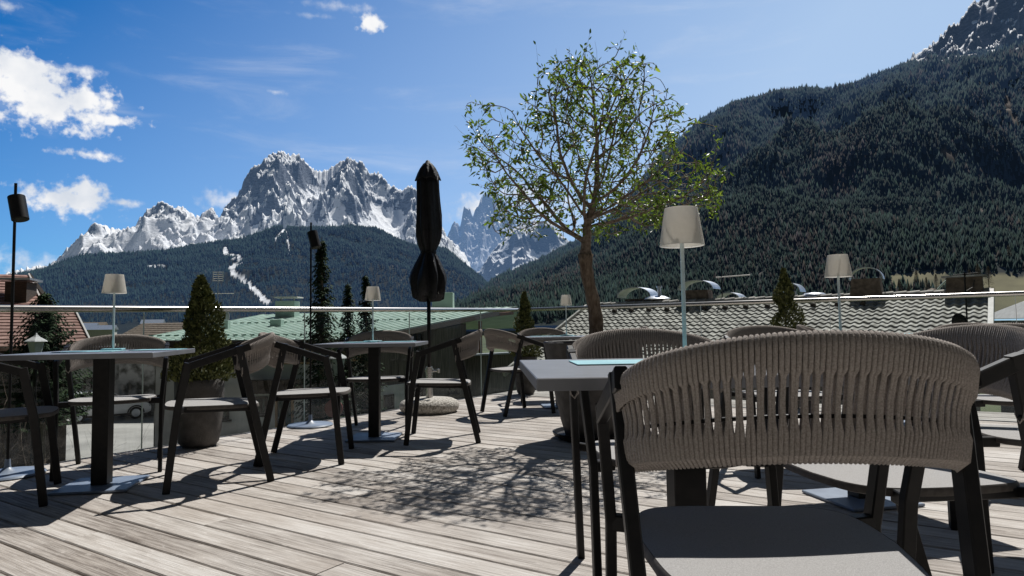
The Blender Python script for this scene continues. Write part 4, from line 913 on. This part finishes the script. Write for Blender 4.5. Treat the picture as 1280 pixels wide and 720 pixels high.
# --- far village
for (x, y, wx, wy, h, lab, roofm) in [(-158,250,6,8,8.2,'tiny white flat block in the valley left of its neighbour','zinc'),(-147,240,9,8,7.2,'tiny white flat roofed block in the valley, seen beside the table lamp','zinc'),(-140,262,7,7,9.4,'tiny pale house in the valley above the white blocks','zinc'),(-168,270,8,7,8.8,'tiny pale valley house nearest to the red roof','brickdark')]:
    root = thing('valley_house', (x, y, GZ), lab, 'house', R(20)); mb = MB(); mb.box((0,0,h/2-.6), (wx,wy,h-1.2)); mb.build('wall', M['whiteboard'], root)
    mb = MB(); zt = h-1.2; A = [V3(-wx/2-.5,-wy/2-.5,zt), V3(-wx/2-.5,0,zt+1.6), V3(-wx/2-.5,wy/2+.5,zt)]; B = [a+V3(wx+1,0,0) for a in A]; mb.grid([A, B], True, True); mb.build('roof', M[roofm], root)
    for k in (-1, 0, 1): window(root, (-wx/2,-wy/2), (wx/2,-wy/2), .5+k*.3, h*.3, h*.52, wx*.14, M['whiteboard'], 0)

# --- big grey tiled roof at the right
o0 = Vector((3.16, 28, GZ)); root = thing('tiled_roof_house', o0, 'building under a big grey wavy tiled roof with many chimney cowls', 'building')
rdx = Vector((.8,-.6,0)); dn_ = Vector((-.6,-.8,-.42)); Ls = 13.62; Lr = 6.2; ridge0 = V3(0,0,1.63-GZ); pitch_t = .245; rowp = .30
ncol = int(Ls/pitch_t*10); nrow = int(Lr/rowp); nrm = rdx.cross(dn_).normalized(); nrm = nrm if nrm.z > 0 else -nrm; dnu = dn_.normalized(); mb = MB()
for i in range(nrow):
    jit = [random.uniform(-.006, .006) for _ in range(int(Ls/pitch_t)+2)]; jd = [random.uniform(-.008, .008) for _ in jit]; rows = []
    for kk, (f, up_) in enumerate(((-.10, .0), (.5, .020), (1.0, .046), (1.01, .0))):
        row = []
        for j in range(ncol+1):
            u = j*Ls/ncol; ph = u/pitch_t; ti = int(ph); fr_ = ph-ti
            wv = .062*abs(math.sin(math.pi*fr_))**.75 if fr_ < .64 else -.006+.03*abs(fr_-.82)
            if fr_ < .64: wv = .040*math.sin(math.pi*fr_/.64)
            else: wv = -.012*math.sin(math.pi*(fr_-.64)/.36)
            row.append(ridge0+rdx*u+dnu*((i+f)*rowp+jd[ti])+nrm*(up_+wv+jit[ti]))
        rows.append(row)
    mb.grid(rows)
rf = mb.build('roof', M['tile'], root, smooth=True, auto=40)
mb = MB()      # ridge tiles
k = 0
while k*.36 < Ls:
    a = ridge0+rdx*(k*.36); b = ridge0+rdx*(k*.36+.38); mb.tube([a+V3(0,0,.055), b+V3(0,0,.075)], [.115,.13], 12); k += 1
mb.build('ridge_tiles', M['tile'], rf, smooth=True, auto=50)
mb = MB()      # dark vent tiles in the second course
for k in range(3, 44, 3): mb.tube([ridge0+rdx*(k*pitch_t+.1)+dnu*.55+nrm*.08, ridge0+rdx*(k*pitch_t+.1)+dnu*.72+nrm*.09], [.07,.085], 10)
mb.build('vent_tiles', M['wooddark'], rf)
mb = MB(); mb.bar(ridge0-rdx*.06+nrm*.03, ridge0-rdx*.06+dnu*Lr+nrm*.03, .22, .10, tuple(rdx)); mb.build('verge_board', M['tile'], root)
mb = MB(); mb.bar(ridge0+rdx*(Ls+.08)+nrm*.02, ridge0+rdx*(Ls+.08)+dnu*Lr+nrm*.02, .34, .13, tuple(rdx)); mb.build('verge_board', M['whiteboard'], root)
mb = MB(); bs = Vector((.6,.8,-.42)).normalized(); mb.quad(ridge0, ridge0+rdx*Ls, ridge0+rdx*Ls+bs*2, ridge0+bs*2); mb.build('rear_roof', M['tile'], root)
mb = MB(); A = [ridge0+rdx*.4+dnu*5.6, ridge0+rdx*.4+bs*1.6, ridge0+rdx*.4+V3(0,0,-.15)]; A = [Vector((A[0].x, A[0].y, 0)), Vector((A[1].x, A[1].y, 0)), A[1]-V3(0,0,.15), A[2], A[0]-V3(0,0,.15)]; B = [a+rdx*(Ls-.8) for a in A]; mb.grid([A, B], True, True); mb.build('wall', M['brickdark'], root)
def rp_(s, off=0., z=0.): return ridge0+rdx*s+Vector((.6,.8,0))*off+V3(0,0,z)
def arch(mb, c, w_, h_, dep, th_=.03, n_=14, a0=0., a1=math.pi):
    rows = []
    for k in range(n_+1):
        a = a1-(a1-a0)*k/n_; x = math.cos(a)*w_/2; z = math.sin(a)*h_; x2 = math.cos(a)*(w_/2-th_); z2 = math.sin(a)*(h_-th_)
        o_ = lambda xx, zz_, dd: c+rdx*xx+Vector((.6,.8,0))*dd+V3(0,0,zz_)
        rows.append([o_(x, z, -dep/2), o_(x, z, dep/2), o_(x2, z2, dep/2), o_(x2, z2, -dep/2)])
    mb.grid(rows, True, True)
zr_ = 1.63-GZ
def block(mb, s, off, z0, z1, w0, w1, d0=.5):
    rows = []
    for z, w_ in ((z0, w0), (z1, w1)):
        c = rp_(s, off, z-zr_); rows.append([c-rdx*w_/2-Vector((.6,.8,0))*d0/2, c+rdx*w_/2-Vector((.6,.8,0))*d0/2, c+rdx*w_/2+Vector((.6,.8,0))*d0/2, c-rdx*w_/2+Vector((.6,.8,0))*d0/2])
    mb.grid(rows, True, True)
def chimney(s, off, z1, w0, w1, aw, ah, az0, mat='brickdark', dep=.8):
    mb = MB(); block(mb, s, off, 5.1, z1-GZ, w0, w1); o = mb.build('chimney', M[mat], root)
    mb = MB(); arch(mb, rp_(s, off, az0-GZ-zr_), aw, ah, dep); 
    for sd_ in (-1, 1): mb.box(rp_(s, off, (az0+z1)/2-GZ-zr_)+rdx*sd_*w1*.4, (.04,.04,abs(az0-z1)+.1))
    mb.build('cowl', M['zinc'], o, smooth=False); return o
chimney(2.03, .5, 1.93, .95, .9, 1.5, .40, 2.0)
chimney(4.67, .3, 2.16, 1.15, .85, 1.4, .36, 2.18)
chimney(5.75, .7, 1.72, .3, .3, .95, .30, 1.74)
chimney(7.95, .6, 1.86, .3, .3, .75, .32, 1.95)
o = chimney(10.4, .1, 2.27, 1.05, .82, 1.02, .42, 2.24, dep=.35)
mb = MB(); block(mb, 13.05, .1, 5.1, 2.16-GZ, .98, .9); o = mb.build('chimney', M['brickdark'], root); mb = MB(); block(mb, 13.05, .1, 2.17-GZ, 2.22-GZ, 1.12, 1.12, .8); mb.build('cover_slab', M['stucco_dirty'], o)
mb = MB(); block(mb, 2.95, .35, 5.1, 1.86-GZ, .75, .75); o = mb.build('chimney', M['brickdark'], root); mb = MB(); c = rp_(2.95, .35, 1.86-GZ-zr_); mb.lathe([(.5,0),(.52,.04),(.3,.14),(.02,.18)], tuple(c), 20); mb.tube([c+rdx*.1+V3(0,0,.1), c+rdx*.1+V3(0,0,.48)], .07, 10); mb.tube([c+rdx*.1+V3(0,0,.48), c+rdx*.1+V3(0,0,.54)], .12, 10); mb.build('cowl', M['zinc'], o, smooth=True, auto=40)
mb = MB(); c = rp_(8.75, .3, 1.78-GZ-zr_); mb.lathe([(.44,-.08),(.46,0),(.3,.10),(.02,.13)], tuple(c), 20); mb.build('vent_cap', M['zinc'], root, smooth=True)
mb = MB(); c = rp_(12.2, .2, 1.55-GZ-zr_); mb.lathe([(.23,0),(.23,.12),(.18,.24),(.1,.31),(.01,.34)], tuple(c), 16); mb.build('vent_dome', M['brickdark'], root, smooth=True)
mb = MB(); pts = [rp_(12.25+.1*k, .5, (1.75+.45*math.sin(k*.3))-GZ-zr_) for k in range(7)]; mb.tube(pts, .03, 6); mb.build('vent_pipe', M['copper'], root)
c = rp_(5.6, .2, 0); ant = tag(bpy.data.objects.new('tv_antenna', None), 'thin roof antenna with one long boom, right of the tall lamp shade', 'antenna'); col.objects.link(ant); ant.location = c+o0
mb = MB(); mb.tube([(0,0,-.1),(0,0,1.4)], .02, 6); mb.build('mast', M['frame'], ant); mb = MB(); mb.tube([(-.22,0,.96),(.95,-.3,1.02)], .022, 6)
for k in range(10): x = -.15+.11*k; mb.tube([(x-.02,-.12-x*.25,.965+x*.05),(x+.02,.12-x*.25,.965+x*.05)], .006, 4)
mb.build('boom', M['whiteboard'], ant)
ant = tag(bpy.data.objects.new('tv_antenna', None), 'roof antenna and dish in front of the flat capped chimney at the right end', 'antenna'); col.objects.link(ant); ant.location = (12.02, 17.8, .8)
mb = MB(); mb.tube([(0,0,-.1),(0,0,1.35)], .022, 6); mb.tube([(0,0,1.2),(.1,0,1.52)], .010, 5); mb.build('mast', M['frame'], ant); mb = MB(); mb.tube([(-.3,0,1.28),(.36,0,1.33)], .014, 6); mb.tube([(.02,0,.85),(.2,0,.95),(.26,0,1.15)], .012, 6); mb.build('boom', M['frame'], ant)
mb = MB(); mb.lathe([(.0,-.02),(.16,.0),(.27,.06),(.275,.07),(.16,.02),(0,.0)], n=24, cap=False); ds = mb.build('dish', M['frame'], ant, smooth=True); ds.location = (-.28,-.05,-.02); ds.rotation_euler = (R(80),0,R(15))
# antenna over the green roof
ant = tag(bpy.data.objects.new('tv_antenna', None), 'mast with a square grid antenna and satellite dish beside the left cone shrub', 'antenna'); col.objects.link(ant); ant.location = (-11.75, 26.8, .9)
mb = MB(); mb.tube([(0,0,0),(0,0,2.35)], .022, 6); mb.build('mast', M['steel'], ant)
mb = MB()
for k in range(5): mb.tube([(-.2,0,1.98+.085*k),(.2,0,1.98+.085*k)], .012, 5)
for k in range(3): mb.tube([(-.2+.2*k,0,1.95),(-.2+.2*k,0,2.36)], .012, 5)
mb.build('reflector', M['whiteboard'], ant); mb = MB(); mb.tube([(-.25,0,1.46),(.62,0,1.46)], .014, 5); mb.build('boom', M['whiteboard'], ant)
mb = MB(); mb.lathe([(.0,-.02),(.2,.0),(.34,.07),(.345,.08),(.2,.02),(0,.0)], n=24, cap=False); ds = mb.build('dish', M['stucco'], ant, smooth=True); ds.location = (.12,-.06,.55); ds.rotation_euler = (R(75),0,R(40))

root = thing('white_roof_hut', (24.2, 30, GZ), 'small dark hut with a bright white roof at the right edge beyond the tiles', 'hut')
mb = MB(); A = [V3(-2.1,-2,4.95), V3(-1.4,0,5.7), V3(-2.1,2,4.95)]; B = [V3(5,-2,4.95), V3(5,0,5.7), V3(5,2,4.95)]; mb.grid([A, B], True, True); mb.build('roof', M['whiteboard'], root)
mb = MB(); mb.box((1.6,0,2.4), (6.2,3.2,4.8)); mb.build('wall', M['wooddark'], root)
mb = MB(); mb.box((-2.6,.6,4.6), (1.3,1.2,.5)); mb.build('porch', M['stucco_dirty'], root)

# ------------------------------------------------------------------ street lanterns, round sign, bin
def lantern(x, y, zt, label):
    root = thing('street_lantern', (x, y, GZ), label, 'street lamp', 0, 'old style yard lanterns'); h = zt-GZ
    mb = MB(); mb.lathe([(.09,0),(.09,.3),(.05,.4),(.035,h-.5),(.05,h-.46),(.03,h-.44)], n=14); mb.build('pole', M['frame'], root, smooth=True, auto=40)
    mb = MB(); mb.lathe([(.075,h-.44),(.15,h-.12),(.15,h-.115)], n=6); mb.build('lantern_glass', M['lantern'], root)
    mb = MB(); mb.lathe([(.21,h-.11),(.19,h-.09),(.07,h-.02),(.03,h+.02),(.01,h+.06)], n=6); mb.build('lid', M['stucco'], root)
lantern(-9.2, 13, .82, 'white lidded yard lantern in front of the big dark spruce at left')
lantern(-3.38, 13, .42, 'white lidded yard lantern among the spruces under the second table')
root = thing('round_sign', (-2.38, 9, GZ), 'round red sign low behind the glass near the second table', 'sign')
mb = MB(); mb.tube([(0,0,0),(0,0,3.75)], .025, 8); mb.build('post', M['steel'], root)
mb = MB(); mb.tube([(0,-.03,3.82),(0,-.045,3.82)], .12, 28); mb.build('disc', pm('faded_red', (.30,.07,.06), .6, 0, (.38,.11,.09), 6), root)
root = thing('green_bin', (-22.7, 41, GZ), 'slim green bin in front of the stained outbuilding', 'bin'); mb = MB(); mb.box((0,0,.62), (.42,.4,1.16), bev=.03); mb.build('body', M['copper_dark'], root); mb = MB(); mb.box((0,0,1.25), (.46,.44,.09), bev=.03); mb.build('lid', M['copper_dark'], root)

# ------------------------------------------------------------------ parked car
def suv(x, y, rz, label):
    root = thing('parked_car', (x, y, GZ+.012), label, 'car', rz)
    Lc, Wc = 4.4, 1.82; mb = MB(); rows = []
    secs = [(-2.20,.42,.78,.80),(-2.16,.34,.95,.92),(-1.9,.28,1.02,1.0),(-1.3,.26,1.04,1.0),(0,.26,1.02,1.0),(.9,.26,1.0,1.0),(1.6,.27,.94,.98),(2.0,.30,.84,.92),(2.18,.38,.68,.80)]
    for xx, zb, zt, wf in secs:
        w_ = Wc/2*wf; rows.append([(xx,-w_*.92,zb),(xx,-w_,zb+.12),(xx,-w_,zt-.18),(xx,-w_*.93,zt),(xx,w_*.93,zt),(xx,w_,zt-.18),(xx,w_,zb+.12),(xx,w_*.92,zb)])
    mb.grid(rows, True, True); body = mb.build('body', M['carwhite'], root, smooth=True, auto=35)
    mb = MB(); rows = []
    for xx, z, wf in [(-2.02,1.0,.86),(-1.75,1.52,.72),(-1.5,1.60,.70),(-.4,1.63,.70),(.3,1.56,.70),(1.05,1.0,.86)]:
        w_ = Wc/2*wf; rows.append([(xx,-w_*1.0,min(z,1.0)),(xx,-w_,z-.04),(xx,-w_*.9,z),(xx,w_*.9,z),(xx,w_,z-.04),(xx,w_,min(z,1.0))])
    mb.grid(rows, True, True); mb.build('roof', M['carwhite'], root, smooth=True, auto=30)
    for s_ in (-1, 1):
        yb, yt = s_*.835, s_*.70
        for a, b, c_, d_ in (((-1.72,1.06),(-.95,1.06),(-.95,1.49),(-1.62,1.45)),((-.88,1.06),(-.05,1.06),(-.05,1.52),(-.88,1.51)),((.02,1.06),(.86,1.06),(.35,1.44),(.02,1.50))):
            mb = MB(); P_ = [(p_[0], (yb*(1-(p_[1]-1.0)/.6)+yt*((p_[1]-1.0)/.6))*1.0+s_*.045, p_[1]) for p_ in (a, b, c_, d_)]; mb.face(P_ if s_ < 0 else P_[::-1]); mb.build('window', M['glasswin'], root)
        mb = MB(); mb.box((-2.13,s_*.68,.86), (.14,.34,.2), bev=.03); mb.build('tail_light', M['redlight'], root)
        mb = MB(); mb.box((2.06,s_*.62,.70), (.16,.34,.14), bev=.03); mb.build('headlight', M['lantern'], root)
    mb = MB(); mb.quad((-2.075,-.66,1.06),(-2.075,.66,1.06),(-1.83,.56,1.48),(-1.83,-.56,1.48)); mb.build('rear_window', M['glasswin'], root)
    mb = MB(); mb.box((-2.17,0,.5), (.12,1.6,.24), bev=.03); mb.box((0,-.9,.30),(2.2,.05,.12)); mb.box((0,.9,.30),(2.2,.05,.12)); mb.build('bumper', M['rubber'], root)
    for xx in (-1.38, 1.38):
        for s_ in (-1, 1):
            yy = s_*.86; mb = MB(); mb.tube([(xx,yy-s_*.1,.34),(xx,yy+s_*.06,.34)], .34, 28); wh = mb.build('wheel', M['rubber'], root); mb = MB(); mb.tube([(xx,yy+s_*.061,.34),(xx,yy+s_*.072,.34)], .22, 16); mb.build('rim', M['zinc'], wh)
            mb = MB(); arch_ = [(xx+.40*math.cos(a), yy+s_*.062, .34+.40*math.sin(a)) for a in [k*math.pi/12 for k in range(13)]]; mb.tube(arch_, .035, 6); mb.build('wheel_arch', M['rubber'], root)
suv(-22.9, 38.0, R(38), 'white compact off-road car parked in the yard, seen through the leftmost chair')

# ------------------------------------------------------------------ spruces, bare shrubs
def spruce(x, y, zt, rad, label, seed, dens=1., nb=9, name='spruce_tree', group=None, wh=None, zs=.35):
    rg = random.Random(seed); h = zt-GZ; root = thing(name, (x, y, GZ), label, 'tree', 0, group)
    mb = MB(); mb.tube([(0,0,0),(.02,0,h*.5),(0,0,h)], [.05+.012*h,.03+.006*h,.005], 8); mb.build('trunk', M['bark'], root)
    mb = MB(); wb = MB(); z = zs
    while z < h-.04:
        tt = z/h; Lb = rad*(1-tt)**.82+.03; gap = .10+.10*(1-tt)
        for k in range(nb):
            a = rg.uniform(0, 6.283); L2 = Lb*rg.uniform(.55, 1.12); z_ = z; droop = rg.uniform(-.40, .15)*(1-tt)+.25*tt; m_ = max(3, int(L2/.06*dens)); pr = None
            for j in range(m_):
                f = (j+.6)/m_; r_ = L2*f; zz_ = z+droop*L2*f+.10*L2*f*f-.02+rg.uniform(-.012,.012); c = Vector((r_*math.cos(a), r_*math.sin(a), zz_+rg.gauss(0,.02)))
                for sd_ in (-1, 1):
                    wl_ = (.06+.13*L2*(1-f)**.7)*rg.uniform(.6, 1.3); aa = a+sd_*rg.uniform(.5, 1.0); e = c+Vector((wl_*math.cos(aa), wl_*math.sin(aa), -wl_*rg.uniform(.15,.6))); n_ = Vector((-(math.sin(aa)), math.cos(aa), 0))*.022; u_ = V3(0,0,.022)
                    mb.tri(c-n_, c+n_+u_*.3, e); 
                    if rg.random() < .6: mb.tri(c-u_, c+u_, lerp(c, e, .85)+V3(0,0,-.03))
            wb.tube([(0,0,z), (L2*.6*math.cos(a), L2*.6*math.sin(a), z+droop*L2*.6)], [.012,.004], 3, cap=False)
        z += gap*rg.uniform(.45, .75)
    mb.build('crown', M['needles'], root); wb.build('branches', M['bark'], root); return root
SG = 'spruces growing between the terrace and the green roofed house'
spruce(-3.69, 13, 2.66, .95, 'tallest spruce of the group, right beside the black pole spotlight', 31, 1.0, 11, group=SG)
spruce(-3.48, 14.2, 1.86, .80, 'shorter spruce between the tallest spruce and the second lamp', 32, 1., 9, group=SG)
spruce(-3.05, 14.0, 2.00, .75, 'spruce of the group nearest to the second table lamp', 33, 1., 9, group=SG)
spruce(-9.75, 14, 1.75, 2.3, 'big broad dark spruce in front of the red roofs at left', 34, 1., 16, zs=3.1)
spruce(-11.6, 16.5, 1.25, 1.6, 'dark spruce half hidden behind the big broad one, at the left edge', 35, .9, 13, zs=2.6)

def bare(x, y, h, n0, label, seed, spread=.5, name='bare_shrub', z0=GZ, mat='twig'):
    rg = random.Random(seed); root = thing(name, (x, y, z0), label, 'shrub'); mb = MB()
    def grow(p, d, l, r, lev):
        pts = [p]; q = p; dd = d
        for k in range(4): dd = (dd+Vector((rg.gauss(0,.16), rg.gauss(0,.16), rg.gauss(.04,.10)))).normalized(); q = q+dd*l/4; pts.append(q)
        mb.tube(pts, [r, r*.9, r*.8, r*.65, r*.5], 5 if lev < 2 else 3, cap=False)
        if lev < 4:
            for k in range(rg.choice((2,3,3))):
                i = rg.choice((2,3,4,4)); nd = (dd+Vector((rg.gauss(0,spread), rg.gauss(0,spread), rg.gauss(.15,spread*.6)))).normalized(); grow(pts[i], nd, l*rg.uniform(.5,.8), r*.55, lev+1)
    for k in range(n0):
        a = rg.uniform(0, 6.28); grow(Vector((rg.gauss(0,.1), rg.gauss(0,.1), 0)), Vector((.35*math.cos(a), .35*math.sin(a), 1)).normalized(), h*.42, .010+.006*h/3, 0)
    mb.build('branches', M[mat], root)
bare(-6.3, 9.2, 3.6, 7, 'leafless shrub with pale branches rising at the far left behind the pole spotlight', 41, .6)
bare(-4.9, 8.4, 2.3, 3, 'thin leafless shrub in front of the sunny yard, behind the leftmost table foot', 42, .5)
bare(-8.6, 10.2, 4.3, 7, 'taller leafless shrub against the dark spruces at the left edge', 43, .55)

# pale larches on the edge of the meadow below the right mountainside
rg = random.Random(9); src = None
for i, (px_az, rr_, hh) in enumerate([(29.4,446,11),(30.0,455,12),(30.6,450,10.5),(31.1,470,12),(31.7,452,13),(32.3,462,11.5),(34.3,455,15),(34.8,462,16),(35.4,470,12),(28.8,448,10),(36.6,520,11),(38.2,530,10)]):
    zq = float(h4(np.array([px_az]), np.array([float(rr_)]))[0]); loc = (rr_*math.sin(R(px_az)), rr_*math.cos(R(px_az)), zq-.3)
    if src is None:
        src = thing('larch_tree', loc, 'pale leafless larch among its kind at the meadow edge', 'tree', 0, 'bare larches along the meadow edge'); mb = MB(); mb.tube([(0,0,0),(0,0,10)], [.22,.04], 6); mb.build('trunk', M['twig'], src); mb = MB()
        for k in range(1500):
            u = rg.random()**.8; a = rg.uniform(0,6.28); rad_ = 2.3*(1-u)**.8*rg.random()**.5; c = Vector((rad_*math.cos(a), rad_*math.sin(a), 1.2+8.8*u)); l = rg.uniform(.3,.7); e = c+Vector((rg.gauss(0,.4), rg.gauss(0,.4), rg.uniform(.1,.7))).normalized()*l; s_ = Vector((rg.gauss(0,1), rg.gauss(0,1), 0)).normalized()*.05; mb.tri(c-s_, c+s_, e)
        mb.build('crown', pm('larch_twigs', (.11,.095,.075), .9, 0, (.24,.215,.18), .6), src); s0 = hh/10; src.scale = (s0,)*3
    else: d_ = dup(src, loc, rg.uniform(0,6), 'pale leafless larch among its kind at the meadow edge'); d_.scale = (hh/10,)*3
